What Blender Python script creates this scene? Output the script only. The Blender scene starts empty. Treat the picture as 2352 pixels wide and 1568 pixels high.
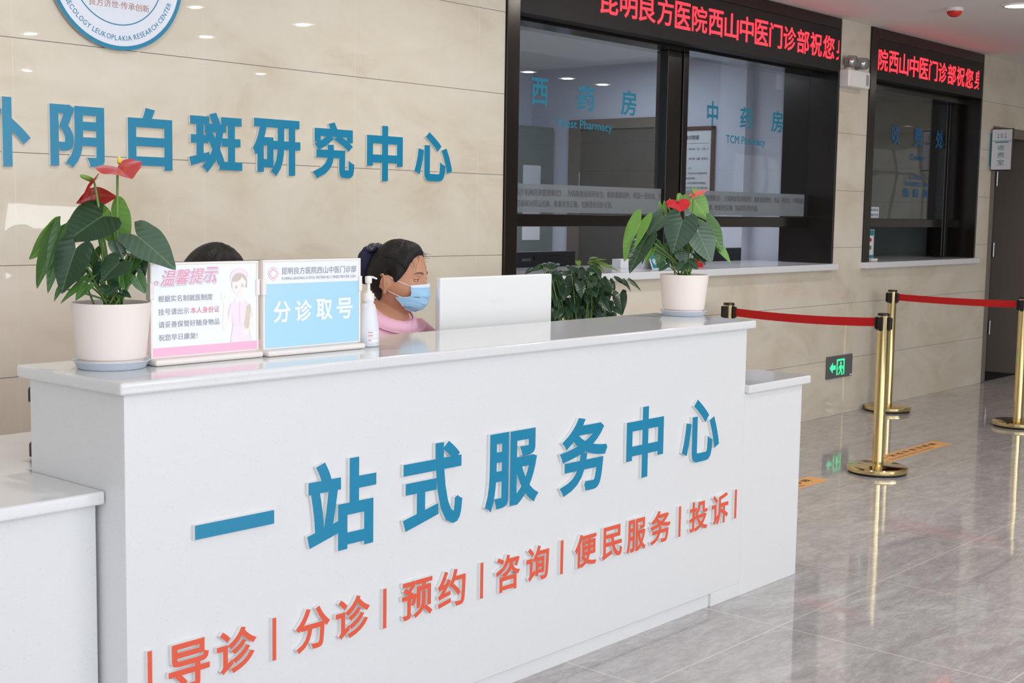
import bpy, bmesh, math, random
import numpy as np
from mathutils import Vector, Matrix, noise
random.seed(7)
S = bpy.context.scene
COL = S.collection
PI = math.pi

# ------------------------------------------------------------------ camera
F_PX, YAW, PITCH, ROLL, CAM_Z = 3036.318, 0.8515147, 0.0983976, 0.0157607, 1.4212759
IW, IH = 2352, 1568
_fw = Vector((math.sin(YAW) * math.cos(PITCH), math.cos(YAW) * math.cos(PITCH), -math.sin(PITCH)))
_rt = Vector((math.cos(YAW), -math.sin(YAW), 0))
_up = _rt.cross(_fw)
RT = _rt * math.cos(ROLL) + _up * math.sin(ROLL)
UP = -_rt * math.sin(ROLL) + _up * math.cos(ROLL)
FW = _fw
CAM = Vector((0, 0, CAM_Z))
cd = bpy.data.cameras.new('camera')
cd.sensor_width = 36
cd.lens = F_PX * 36 / IW
cd.clip_start = 0.05
cd.dof.use_dof = True
cd.dof.focus_distance = 3.9
cd.dof.aperture_fstop = 16
co = bpy.data.objects.new('camera', cd)
COL.objects.link(co)
co.matrix_world = Matrix(((RT.x, UP.x, -FW.x, 0), (RT.y, UP.y, -FW.y, 0), (RT.z, UP.z, -FW.z, CAM_Z), (0, 0, 0, 1)))
S.camera = co

def at(x, y, dep):            # photo position -> point at a forward depth
    return CAM + (FW + RT * ((x - IW / 2) / F_PX) - UP * ((y - IH / 2) / F_PX)) * dep

# ------------------------------------------------------------------ world, lights, exposure
w = bpy.data.worlds.new('world')
S.world = w
w.use_nodes = True
w.node_tree.nodes['Background'].inputs[0].default_value = (0.85, 0.92, 1, 1)
w.node_tree.nodes['Background'].inputs[1].default_value = 1.0
S.view_settings.view_transform = 'Standard'
S.view_settings.look = 'None'
S.view_settings.exposure = 0.08
S.view_settings.gamma = 1.0
S.cycles.use_denoising = True
S.cycles.max_bounces = 10
S.cycles.caustics_reflective = False
S.cycles.caustics_refractive = False

def area(name, loc, rot, sx, sy, power, col=(1, 1, 1), shape='RECTANGLE', spread=None):
    l = bpy.data.lights.new(name, 'AREA')
    l.shape = shape; l.size = sx; l.size_y = sy; l.energy = power; l.color = col
    if spread: l.spread = spread
    o = bpy.data.objects.new(name, l)
    COL.objects.link(o); o.location = loc; o.rotation_euler = rot
    return o
DAY = (0.93, 0.965, 1.0)
# daylight through bays behind the camera; the tall and left panels are added
area('daylight_front_high', (0.0, -4.93, 2.58), (PI / 2, 0, 0), 9.2, 4.4, 272, DAY)
area('daylight_front_low', (5.95, -4.93, 1.5), (PI / 2, 0, 0), 2.2, 2.2, 74, DAY)
area('fill_left_high', (-4.93, -1.4, 2.58), (PI / 2, 0, -PI / 2), 6.4, 4.4, 40, DAY)  # added side fill, no window known on the left
area('daylight_bay', (7.78, -4.93, 0.99), (PI / 2, 0, 0), 1.0, 0.9, 15, DAY)
LAMPS = [(8.57, 3.26), (6.45, 1.13), (5.5, 1.13), (6.5, -0.1), (9.9, 0.78), (10.6, 0.7), (11.3, 0.62), (5.45, -1.0), (7.0, -3.9), (4.2, 3.26), (6.4, 3.26), (12.5, 2.6), (2.0, 3.26), (8.5, -2.0)]  # one in view, most read from reflections, the rest added for light
for i, (x, y) in enumerate(LAMPS):
    area('ceiling_lamp_light', (x, y, 2.767), (0, 0, 0), 0.10, 0.10, 8.5 if x < 8 else 4.5, (1, 0.96, 0.9), 'DISK')
area('pharmacy_fill_light', (7.3, 5.9, 2.57), (0, 0, 0), 1.6, 0.9, 26, (0.88, 0.92, 1))  # fill light added for the room, no fitting seen
area('cashier_fill_light', (10.6, 6.2, 2.57), (0, 0, 0), 0.6, 0.6, 0.9, (0.95, 0.97, 1))  # weak fill added to the dim room, source not seen

# ------------------------------------------------------------------ materials
def lin(c):
    return tuple((v / 255 / 12.92 if v / 255 <= 0.04045 else ((v / 255 + 0.055) / 1.055) ** 2.4) for v in c)
def mat(name, rgb, rough=0.5, metal=0.0, spec=0.5, emit=0, **kw):
    m = bpy.data.materials.new(name); m.use_nodes = True
    b = m.node_tree.nodes['Principled BSDF']
    b.inputs['Base Color'].default_value = (*lin(rgb), 1)
    b.inputs['Roughness'].default_value = rough
    b.inputs['Metallic'].default_value = metal
    b.inputs['Specular IOR Level'].default_value = spec
    if emit:
        b.inputs['Emission Color'].default_value = (*lin(rgb), 1)
        b.inputs['Emission Strength'].default_value = emit
    for k, v in kw.items():
        b.inputs[k.replace('_', ' ')].default_value = v
    return m
class NT:
    def __init__(s, m): s.t = m.node_tree; s.n = s.t.nodes; s.b = s.n.get('Principled BSDF')
    def add(s, typ, **kw):
        nd = s.n.new(typ)
        for k, v in kw.items(): setattr(nd, k, v)
        return nd
    def link(s, a, b): s.t.links.new(a, b)
    def math(s, op, a, b=None, c=None):
        nd = s.n.new('ShaderNodeMath'); nd.operation = op
        for i, v in enumerate((a, b, c)):
            if v is None: continue
            if isinstance(v, (int, float)): nd.inputs[i].default_value = v
            else: s.link(v, nd.inputs[i])
        return nd.outputs[0]
    def mix(s, f, a, b):
        nd = s.n.new('ShaderNodeMix'); nd.data_type = 'RGBA'
        for i, v in ((0, f), (6, a), (7, b)):
            if isinstance(v, tuple): nd.inputs[i].default_value = (*v, 1)
            elif isinstance(v, (int, float)): nd.inputs[i].default_value = v
            else: s.link(v, nd.inputs[i])
        return nd.outputs[2]
    def ramp(s, f, stops):
        nd = s.n.new('ShaderNodeValToRGB'); e = nd.color_ramp.elements
        e[0].position, e[0].color = stops[0][0], (*stops[0][1], 1)
        e[1].position, e[1].color = stops[-1][0], (*stops[-1][1], 1)
        for p, c in stops[1:-1]:
            x = e.new(p); x.color = (*c, 1)
        s.link(f, nd.inputs[0]); return nd.outputs[0]
    def noise(s, vec, scale, detail=4, rough=0.5, dist=0):
        nd = s.n.new('ShaderNodeTexNoise'); nd.inputs['Scale'].default_value = scale
        nd.inputs['Detail'].default_value = detail; nd.inputs['Roughness'].default_value = rough
        nd.inputs['Distortion'].default_value = dist
        if vec is not None: s.link(vec, nd.inputs['Vector'])
        return nd
    def mapping(s, vec, scale=(1, 1, 1), rot=(0, 0, 0), loc=(0, 0, 0)):
        nd = s.n.new('ShaderNodeMapping'); s.link(vec, nd.inputs[0])
        nd.inputs['Scale'].default_value = scale; nd.inputs['Rotation'].default_value = rot; nd.inputs['Location'].default_value = loc
        return nd.outputs[0]
    def bump(s, h, strength, dist=0.01):
        nd = s.n.new('ShaderNodeBump'); nd.inputs['Strength'].default_value = strength; nd.inputs['Distance'].default_value = dist
        s.link(h, nd.inputs['Height']); s.link(nd.outputs[0], s.b.inputs['Normal'])

def grid_line(t, coord, period, off, half):     # 1 on the joint line, 0 elsewhere
    a = t.math('SUBTRACT', coord, off - half)
    a = t.math('MODULO', t.math('ADD', a, period * 50), period)
    return t.math('LESS_THAN', a, 2 * half)

def make_wall_tile(offx):
    m = mat('cream_marble_tile', (206, 196, 178), 0.012)
    t = NT(m)
    tc = t.add('ShaderNodeTexCoord').outputs['Object']
    sep = t.add('ShaderNodeSeparateXYZ'); t.link(tc, sep.inputs[0])
    v = t.mapping(tc, (1.1, 1.1, 2.2), (0, 0.5, 0))
    n1 = t.noise(v, 1.6, 6, 0.6, 0.6)
    n2 = t.noise(v, 7.0, 5, 0.6, 0.8)
    cl = t.ramp(n1.outputs[0], [(0.3, lin((206, 194, 173))), (0.5, lin((221, 212, 195))), (0.7, lin((227, 220, 206)))])
    cl = t.mix(t.math('MULTIPLY', n2.outputs[0], 0.28), cl, lin((202, 188, 166)))
    gh = grid_line(t, sep.outputs[2], 0.4, 0.0, 0.0013)
    gv = grid_line(t, sep.outputs[0], 0.8043, offx, 0.0011)
    cl = t.mix(gv, cl, lin((226, 218, 202)))
    cl = t.mix(gh, cl, lin((105, 100, 102)))
    t.link(cl, t.b.inputs['Base Color'])
    wv = t.noise(t.mapping(tc, (1, 1, 1)), 1.7, 2, 0.4)
    t.bump(t.math('ADD', t.math('MULTIPLY', wv.outputs[0], 0.5), t.math('MULTIPLY', t.math('MAXIMUM', gh, gv), -0.03)), 0.06, 0.08)
    return m
M = {}
M['tile'] = make_wall_tile(2.3837)

def make_floor():
    m = mat('grey_marble_floor', (165, 160, 157), 0.06)
    t = NT(m)
    tc = t.add('ShaderNodeTexCoord').outputs['Object']
    sep = t.add('ShaderNodeSeparateXYZ'); t.link(tc, sep.inputs[0])
    v = t.mapping(tc, (1.5, 4.2, 1), (0, 0, 0.35))
    n1 = t.noise(v, 1.1, 9, 0.68, 1.6)
    n2 = t.noise(t.mapping(tc, (1.2, 4, 1), (0, 0, 0.35)), 3.2, 8, 0.7, 2.2)
    cl = t.ramp(n1.outputs[0], [(0.28, lin((164, 158, 157))), (0.47, lin((188, 183, 182))), (0.6, lin((198, 194, 193))), (0.75, lin((212, 209, 207)))])
    vein = t.ramp(n2.outputs[0], [(0.485, (0, 0, 0)), (0.5, (1, 1, 1)), (0.515, (0, 0, 0))])
    cl = t.mix(t.math('MULTIPLY', vein, 0.42), cl, lin((226, 223, 221)))
    n3 = t.noise(t.mapping(tc, (2.2, 5.5, 1), (0, 0, 0.35)), 4.5, 9, 0.72, 1.2)
    cl = t.mix(t.ramp(n3.outputs[0], [(0.42, (0.35, 0.35, 0.35)), (0.6, (0, 0, 0))]), cl, lin((140, 134, 132)))
    g = t.math('MAXIMUM', grid_line(t, sep.outputs[0], 0.8, 3.99, 0.0022), grid_line(t, sep.outputs[1], 0.8, 2.24, 0.0022))
    cl = t.mix(g, cl, lin((226, 216, 200)))
    t.link(cl, t.b.inputs['Base Color'])
    wv = t.noise(tc, 2.2, 2, 0.4)
    t.bump(wv.outputs[0], 0.03, 0.05)
    return m
M['floor'] = make_floor()

def make_quartz(name, rough):
    m = mat(name, (226, 226, 228), rough)
    t = NT(m)
    tc = t.add('ShaderNodeTexCoord').outputs['Object']
    def specks(scale, thr, seed):
        vo = t.add('ShaderNodeTexVoronoi'); vo.inputs['Scale'].default_value = scale
        t.link(t.mapping(tc, (1, 1, 1), (0, 0, 0), (seed, seed * 2, 0)), vo.inputs['Vector'])
        near = t.math('LESS_THAN', vo.outputs['Distance'], 0.17)
        sp = t.add('ShaderNodeSeparateColor'); t.link(vo.outputs['Color'], sp.inputs[0])
        return t.math('MULTIPLY', near, t.math('GREATER_THAN', sp.outputs[0], thr))
    n = t.noise(tc, 60, 3, 0.6)
    cl = t.mix(t.math('MULTIPLY', n.outputs[0], 0.14), lin((224, 224, 225)), lin((210, 210, 211)))
    cl = t.mix(t.math('MULTIPLY', specks(300, 0.62, 1.3), 0.36), cl, lin((168, 163, 158)))
    cl = t.mix(t.math('MULTIPLY', specks(210, 0.88, 4.1), 0.5), cl, lin((140, 132, 126)))
    t.link(cl, t.b.inputs['Base Color'])
    return m
M['quartz'] = make_quartz('polished_white_quartz', 0.10)
M['quartz_front'] = make_quartz('honed_white_quartz', 0.32)
M['ceiling'] = mat('white_plaster', (240, 237, 235), 0.8)
M['plain_wall'] = mat('painted_wall', (205, 208, 222), 0.8)
M['cabinet_grey'] = mat('grey_green_laminate', (120, 128, 126), 0.5)
M['door_grey'] = mat('dark_grey_door_paint', (92, 88, 84), 0.45)
M['frame_grey'] = mat('taupe_door_frame', (118, 108, 100), 0.45)
M['black_steel'] = mat('black_mirror_steel', (20, 17, 15), 0.16, 0.0, 0.6)
M['jamb_steel'] = mat('brown_black_steel', (44, 38, 34), 0.22, 0.5, 0.6)
M['sill'] = mat('white_stone_sill', (226, 226, 230), 0.14)
M['alu'] = mat('grey_aluminium', (95, 95, 98), 0.35, 0.8)

def make_glass():
    m = bpy.data.materials.new('tinted_glass'); m.use_nodes = True
    t = NT(m); t.n.clear()
    out = t.add('ShaderNodeOutputMaterial'); mx = t.add('ShaderNodeMixShader')
    lw = t.add('ShaderNodeLayerWeight'); lw.inputs[0].default_value = 0.5
    fac = t.math('ADD', t.math('MULTIPLY', t.math('POWER', lw.outputs['Facing'], 4.0), 0.9), 0.10)
    tr = t.add('ShaderNodeBsdfTransparent'); tr.inputs[0].default_value = (0.80, 0.84, 0.86, 1)
    gl = t.add('ShaderNodeBsdfGlossy'); gl.inputs['Roughness'].default_value = 0.0
    t.link(fac, mx.inputs[0]); t.link(tr.outputs[0], mx.inputs[1]); t.link(gl.outputs[0], mx.inputs[2]); t.link(mx.outputs[0], out.inputs[0])
    return m
M['glass'] = make_glass()
def make_frost():
    m = bpy.data.materials.new('frosted_film'); m.use_nodes = True
    t = NT(m); t.n.clear()
    out = t.add('ShaderNodeOutputMaterial'); mx = t.add('ShaderNodeMixShader'); mx.inputs[0].default_value = 0.55
    tr = t.add('ShaderNodeBsdfTransparent'); tr.inputs[0].default_value = (0.7, 0.74, 0.76, 1)
    di = t.add('ShaderNodeBsdfDiffuse'); di.inputs[0].default_value = (*lin((150, 156, 160)), 1)
    t.link(tr.outputs[0], mx.inputs[1]); t.link(di.outputs[0], mx.inputs[2]); t.link(mx.outputs[0], out.inputs[0])
    return m
M['frost'] = make_frost()
def make_led():
    m = bpy.data.materials.new('red_led_dots'); m.use_nodes = True
    t = NT(m)
    tc = t.add('ShaderNodeTexCoord').outputs['Object']
    sep = t.add('ShaderNodeSeparateXYZ'); t.link(tc, sep.inputs[0])
    sx = t.math('ABSOLUTE', t.math('SINE', t.math('MULTIPLY', sep.outputs[0], PI / 0.0076)))
    sz = t.math('ABSOLUTE', t.math('SINE', t.math('MULTIPLY', sep.outputs[2], PI / 0.0076)))
    d = t.math('POWER', t.math('MULTIPLY', sx, sz), 0.6)
    t.b.inputs['Base Color'].default_value = (0.05, 0.002, 0.002, 1)
    t.b.inputs['Emission Color'].default_value = (1.0, 0.025, 0.04, 1)
    t.link(t.math('ADD', t.math('MULTIPLY', d, 4.0), 0.6), t.b.inputs['Emission Strength'])
    return m
M['led'] = make_led()
M['led_board'] = mat('matt_black_led_board', (26, 24, 24), 0.55)
M['blue'] = mat('blue_acrylic_face', (16, 130, 168), 0.28)
M['orange'] = mat('orange_acrylic_face', (226, 92, 66), 0.3)
M['acrylic'] = mat('clear_acrylic_edge', (232, 232, 230), 0.12, 0, 0.8)
M['white'] = mat('white_plastic', (236, 232, 228), 0.3)
M['warm_white'] = mat('warm_white_plastic', (240, 232, 226), 0.32)
M['white_gloss'] = mat('glossy_white_monitor', (238, 238, 238), 0.35)
M['pot'] = mat('cream_ceramic', (238, 226, 219), 0.45)
M['saucer'] = mat('pale_blue_plastic', (206, 214, 224), 0.35)
M['soil'] = mat('dark_soil', (52, 38, 30), 0.95)
M['brass'] = mat('polished_brass', (228, 206, 150), 0.09, 1.0)
M['black'] = mat('black_plastic', (22, 22, 24), 0.35)
M['rubber'] = mat('black_rubber', (14, 14, 16), 0.6)
M['belt'] = mat('red_webbing', (192, 4, 8), 0.7)
M['paper'] = mat('white_paper', (222, 224, 230), 0.7)
M['poster'] = mat('poster_white', (238, 241, 248), 0.25)
M['pink_band'] = mat('poster_pink', (243, 184, 212), 0.3)
M['pink_text'] = mat('poster_pink_lettering', (234, 160, 186), 0.4)  # pink lightened in the colour for reflection washing the poster
M['pink_shadow'] = mat('poster_grey_outline', (196, 208, 214), 0.4)
M['grey_text'] = mat('grey_print', (156, 158, 164), 0.5)  # paled grey, the wash of reflection on the poster put into the colour
M['dark_text'] = mat('dark_print', (70, 66, 68), 0.6)
M['red_text'] = mat('red_print', (228, 138, 150), 0.5)  # red paled likewise, reflection put into the print colour
M['sky_blue'] = mat('poster_light_blue', (172, 216, 238), 0.25)
M['teal'] = mat('teal_print', (24, 128, 142), 0.4)
M['glass_text'] = mat('teal_vinyl', (26, 124, 152), 0.5)
M['film_text'] = mat('grey_vinyl', (92, 92, 96), 0.6)
M['cashier_text'] = mat('blue_vinyl', (34, 104, 150), 0.5)
M['tape'] = mat('orange_floor_vinyl', (252, 184, 106), 0.35)
M['wood_frame'] = mat('dark_red_wood', (84, 40, 34), 0.4)
M['exit_plate'] = mat('dark_steel_plate', (92, 96, 100), 0.35, 0.0)
M['exit_green'] = mat('green_lit_pictogram', (60, 235, 160), 0.4, emit=0.9)
M['lamp'] = mat('lamp_diffuser', (255, 250, 240), 0.4, emit=4.0)
M['detector_red'] = mat('red_translucent_cap', (206, 50, 40), 0.25)
M['lens'] = mat('clear_lamp_lens', (176, 176, 180), 0.12, 0.75, 0.9)
M['emblem_white'] = mat('emblem_white', (228, 234, 246), 0.15)
M['emblem_brown'] = mat('emblem_bronze_print', (188, 140, 120), 0.5)
M['silver'] = mat('silver_edge', (170, 170, 172), 0.25, 0.9)
M['bottle'] = mat('milky_plastic', (226, 226, 230), 0.35, 0, 0.5)
M['dark_screen'] = mat('dark_monitor_shell', (24, 25, 32), 0.4)
M['skin'] = mat('skin', (196, 142, 112), 0.5, 0, 0.35)
NT(M['skin']).b.inputs['Subsurface Weight'].default_value = 0.08
NT(M['skin']).b.inputs['Subsurface Radius'].default_value = (0.02, 0.008, 0.004)
def make_hair():
    m = mat('black_hair', (20, 16, 15), 0.5, 0, 0.3)
    t = NT(m); tc = t.add('ShaderNodeTexCoord').outputs['UV']
    n = t.noise(t.mapping(tc, (170, 3.0, 1)), 1.0, 4, 0.6)
    t.link(t.ramp(n.outputs[0], [(0.3, lin((8, 6, 6))), (0.7, lin((27, 22, 20)))]), t.b.inputs['Base Color'])
    t.bump(n.outputs[0], 0.6, 0.004)
    return m
M['hair'] = make_hair()
M['brow'] = mat('eyebrow_hair', (96, 76, 66), 0.8)
M['eye_white'] = mat('eye_white', (214, 206, 200), 0.2)
M['iris'] = mat('dark_iris', (30, 20, 16), 0.1)
M['mask'] = mat('blue_mask_cloth', (158, 200, 232), 0.75)
M['mask_edge'] = mat('mask_white_trim', (222, 230, 242), 0.7)
M['pink_cloth'] = mat('pink_cotton', (248, 194, 216), 0.85)
M['navy_net'] = mat('navy_net', (22, 26, 56), 0.8)
M['clip'] = mat('black_satin_clip', (60, 60, 72), 0.22)
M['trousers'] = mat('white_trousers', (225, 225, 228), 0.8)
M['seat_black'] = mat('black_seat_vinyl', (30, 30, 32), 0.5)

def make_leaf(name, dark, light, rough):
    m = mat(name, dark, rough, 0, 0.5)
    t = NT(m)
    uv = t.add('ShaderNodeTexCoord').outputs['UV']
    sep = t.add('ShaderNodeSeparateXYZ'); t.link(uv, sep.inputs[0])
    au = t.math('ABSOLUTE', sep.outputs[0])
    mid = t.math('LESS_THAN', au, 0.035)
    ph = t.math('FRACT', t.math('SUBTRACT', t.math('MULTIPLY', sep.outputs[1], 7.0), t.math('MULTIPLY', au, 1.7)))
    lat = t.math('LESS_THAN', t.math('ABSOLUTE', t.math('SUBTRACT', ph, 0.5)), 0.05)
    lat = t.math('MULTIPLY', lat, 0.22)
    tc = t.add('ShaderNodeTexCoord').outputs['Object']
    n = t.noise(tc, 25, 3, 0.5)
    c = t.mix(t.math('MULTIPLY', n.outputs[0], 0.5), lin(dark), lin(tuple(0.6 * a + 0.4 * b for a, b in zip(dark, light))))
    c = t.mix(t.math('MAXIMUM', mid, lat), c, lin(light))
    t.link(c, t.b.inputs['Base Color'])
    t.bump(t.math('SINE', t.math('MULTIPLY', ph, 2 * PI)), 0.10, 0.003)
    return m
M['leaf_dark'] = make_leaf('dark_glossy_leaf', (34, 62, 38), (70, 104, 66), 0.24)
M['leaf_mid'] = make_leaf('mid_green_leaf', (58, 100, 42), (92, 138, 66), 0.32)
M['leaf_light'] = make_leaf('light_green_leaf', (98, 146, 54), (132, 176, 84), 0.4)
M['leaf_grey'] = make_leaf('grey_green_leaf', (70, 94, 74), (100, 124, 98), 0.28)
M['leaf_bush'] = make_leaf('deep_green_leaf', (30, 58, 36), (74, 104, 76), 0.28)
M['leaf_young'] = make_leaf('young_leaf', (86, 122, 48), (120, 150, 72), 0.4)
M['stem'] = mat('green_stem', (106, 142, 66), 0.5)
M['spathe'] = mat('red_waxy_spathe', (190, 20, 34), 0.22)
M['spathe_back'] = mat('dull_red_spathe', (150, 40, 24), 0.35)
M['spathe_pink'] = mat('faded_pink_spathe', (224, 104, 104), 0.3)
M['spadix_yellow'] = mat('yellow_spadix', (226, 206, 70), 0.6)
M['spadix_green'] = mat('green_spadix', (122, 158, 62), 0.6)

# ------------------------------------------------------------------ mesh helpers
class MB:
    def __init__(s): s.v = []; s.f = []; s.m = []; s.uv = {}
    def add(s, verts, faces, mi=0):
        o = len(s.v); s.v += [tuple(p) for p in verts]
        for f in faces: s.f.append(tuple(i + o for i in f)); s.m.append(mi)
        return o
    def box(s, x0, y0, z0, x1, y1, z1, mi=0):
        v = [(x0, y0, z0), (x1, y0, z0), (x1, y1, z0), (x0, y1, z0), (x0, y0, z1), (x1, y0, z1), (x1, y1, z1), (x0, y1, z1)]
        s.add(v, [(3, 2, 1, 0), (4, 5, 6, 7), (0, 1, 5, 4), (1, 2, 6, 5), (2, 3, 7, 6), (3, 0, 4, 7)], mi)
    def lathe(s, cx, cy, prof, n=48, mi=0, close=True):     # prof: (r,z) from bottom to top
        vs = []; fs = []
        for r, z in prof:
            for k in range(n):
                a = 2 * PI * k / n; vs.append((cx + r * math.cos(a), cy + r * math.sin(a), z))
        for i in range(len(prof) - 1):
            for k in range(n):
                k2 = (k + 1) % n; fs.append((i * n + k, i * n + k2, (i + 1) * n + k2, (i + 1) * n + k))
        if close:
            fs.append(tuple(reversed(range(n)))); fs.append(tuple((len(prof) - 1) * n + k for k in range(n)))
        s.add(vs, fs, mi)
    def tube(s, pts, rad, n=10, mi=0):
        pts = [Vector(p) for p in pts]
        if not hasattr(rad, '__len__'): rad = [rad] * len(pts)
        vs = []; fs = []; prev = None
        for i, p in enumerate(pts):
            d = (pts[min(i + 1, len(pts) - 1)] - pts[max(i - 1, 0)]).normalized()
            if prev is None:
                a = d.orthogonal().normalized()
            else:
                a = (prev - d * prev.dot(d)).normalized()
            prev = a; b = d.cross(a)
            for k in range(n):
                t = 2 * PI * k / n; vs.append(p + (a * math.cos(t) + b * math.sin(t)) * rad[i])
        for i in range(len(pts) - 1):
            for k in range(n):
                k2 = (k + 1) % n; fs.append((i * n + k, i * n + k2, (i + 1) * n + k2, (i + 1) * n + k))
        fs.append(tuple(reversed(range(n)))); fs.append(tuple((len(pts) - 1) * n + k for k in range(n)))
        s.add(vs, fs, mi)
    def ball(s, c, r, n=20, m=12, mi=0, rot=None):
        c = Vector(c)
        if not hasattr(r, '__len__'): r = (r, r, r)
        vs = []; fs = []
        for i in range(m + 1):
            t = PI * i / m
            for k in range(n):
                a = 2 * PI * k / n
                p = Vector((r[0] * math.sin(t) * math.cos(a), r[1] * math.sin(t) * math.sin(a), r[2] * math.cos(t)))
                if rot is not None: p = rot @ p
                vs.append(c + p)
        for i in range(m):
            for k in range(n):
                k2 = (k + 1) % n
                fs.append((i * n + k, (i + 1) * n + k, (i + 1) * n + k2, i * n + k2))
        s.add(vs, fs, mi)
    def prism(s, pts, d, mi=0, mi_side=None):      # polygon (3D, any plane) extruded by vector d
        n = len(pts); pts = [Vector(p) for p in pts]; d = Vector(d)
        s.add(pts, [tuple(reversed(range(n)))], mi)
        s.add([p + d for p in pts], [tuple(range(n))], mi)
        s.add(pts + [p + d for p in pts], [(k, (k + 1) % n, (k + 1) % n + n, k + n) for k in range(n)], mi if mi_side is None else mi_side)
    def grid(s, P, mi=0, closeu=False, uvs=None):         # P[i][j] points
        a = len(P); b = len(P[0]); o = s.add([p for r in P for p in r], [], mi)
        for i in range(a - 1):
            for j in range(b if closeu else b - 1):
                j2 = (j + 1) % b
                s.f.append((o + i * b + j, o + i * b + j2, o + (i + 1) * b + j2, o + (i + 1) * b + j)); s.m.append(mi)
        if uvs is not None:
            for i in range(a):
                for j in range(b): s.uv[o + i * b + j] = uvs[i][j]
    def build(s, name, mats, parent=None, smooth=False, bevel=0, seg=2, sub=0, clean=False):
        if not isinstance(mats, (list, tuple)): mats = [mats]
        og = Vector((0, 0, 0))
        if parent is not None:
            q = parent
            while q is not None: og += q.location; q = q.parent
        me = bpy.data.meshes.new(name)
        me.from_pydata([tuple(Vector(p) - og) for p in s.v], [], s.f)
        for k in mats: me.materials.append(k)
        me.polygons.foreach_set('material_index', s.m)
        if s.uv:
            uvl = me.uv_layers.new(name='UVMap')
            for l in me.loops:
                uvl.data[l.index].uv = s.uv.get(l.vertex_index, (0, 0))
        if smooth: me.polygons.foreach_set('use_smooth', [True] * len(me.polygons))
        o = bpy.data.objects.new(name, me); COL.objects.link(o)
        if clean:
            bm = bmesh.new(); bm.from_mesh(me); bmesh.ops.remove_doubles(bm, verts=bm.verts, dist=1e-5)
            bmesh.ops.recalc_face_normals(bm, faces=bm.faces); bm.to_mesh(me); bm.free()
        if parent is not None: o.parent = parent
        if bevel:
            b = o.modifiers.new('bevel', 'BEVEL'); b.width = bevel; b.segments = seg; b.limit_method = 'ANGLE'; b.angle_limit = math.radians(40)
            me.polygons.foreach_set('use_smooth', [True] * len(me.polygons))
            wn = o.modifiers.new('wn', 'WEIGHTED_NORMAL'); wn.keep_sharp = True
        if sub:
            b = o.modifiers.new('sub', 'SUBSURF'); b.levels = sub; b.render_levels = sub
        return o

def smooth_by_angle(o, ang=40):
    me = o.data; bm = bmesh.new(); bm.from_mesh(me)
    for f in bm.faces: f.smooth = True
    for e in bm.edges:
        if len(e.link_faces) != 2 or e.calc_face_angle(0) > math.radians(ang): e.smooth = False
    bm.to_mesh(me); bm.free()

def tag(o, label, cat, group=None):
    o['label'] = label; o['category'] = cat
    if group: o['group'] = group
    return o
def thing(name, loc, label, cat, group=None):
    o = bpy.data.objects.new(name, None); COL.objects.link(o); o.location = loc; o.empty_display_size = 0.1
    return tag(o, label, cat, group)
def struct(o, label=None, cat=None):
    o['kind'] = 'structure'
    if label: o['label'] = label
    if cat: o['category'] = cat
    return o
def sthing(name, loc, label, cat):
    o = bpy.data.objects.new(name, None); COL.objects.link(o); o.location = loc
    return struct(o, label, cat)

# ------------------------------------------------------------------ lettering
_gl = {}
def glyphs(text, res=3):
    key = (text, res)
    if key not in _gl:
        c = bpy.data.curves.new('lettering', 'FONT'); c.body = text; c.resolution_u = res; c.fill_mode = 'FRONT'
        o = bpy.data.objects.new('lettering', c); COL.objects.link(o)
        dg = bpy.context.evaluated_depsgraph_get()
        me = bpy.data.meshes.new_from_object(o.evaluated_get(dg))
        v = np.array([(p.co.x, p.co.y) for p in me.vertices]).reshape(-1, 2)
        bm = bmesh.new(); bm.from_mesh(me); bmesh.ops.remove_doubles(bm, verts=bm.verts, dist=1e-5)
        v = np.array([(p.co.x, p.co.y) for p in bm.verts]).reshape(-1, 2)
        bm.verts.index_update()
        f = []
        for q in bm.faces:
            idx = [x.index for x in q.verts]
            if q.normal.z < 0: idx.reverse()
            f.append(tuple(idx))
        cnt = {}
        for q in f:
            for i in range(len(q)): cnt[(q[i], q[(i + 1) % len(q)])] = 1
        be = [e for e in cnt if (e[1], e[0]) not in cnt]
        bm.free(); bpy.data.objects.remove(o); bpy.data.curves.remove(c); bpy.data.meshes.remove(me)
        _gl[key] = (v, f, be)
    return _gl[key]

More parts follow.
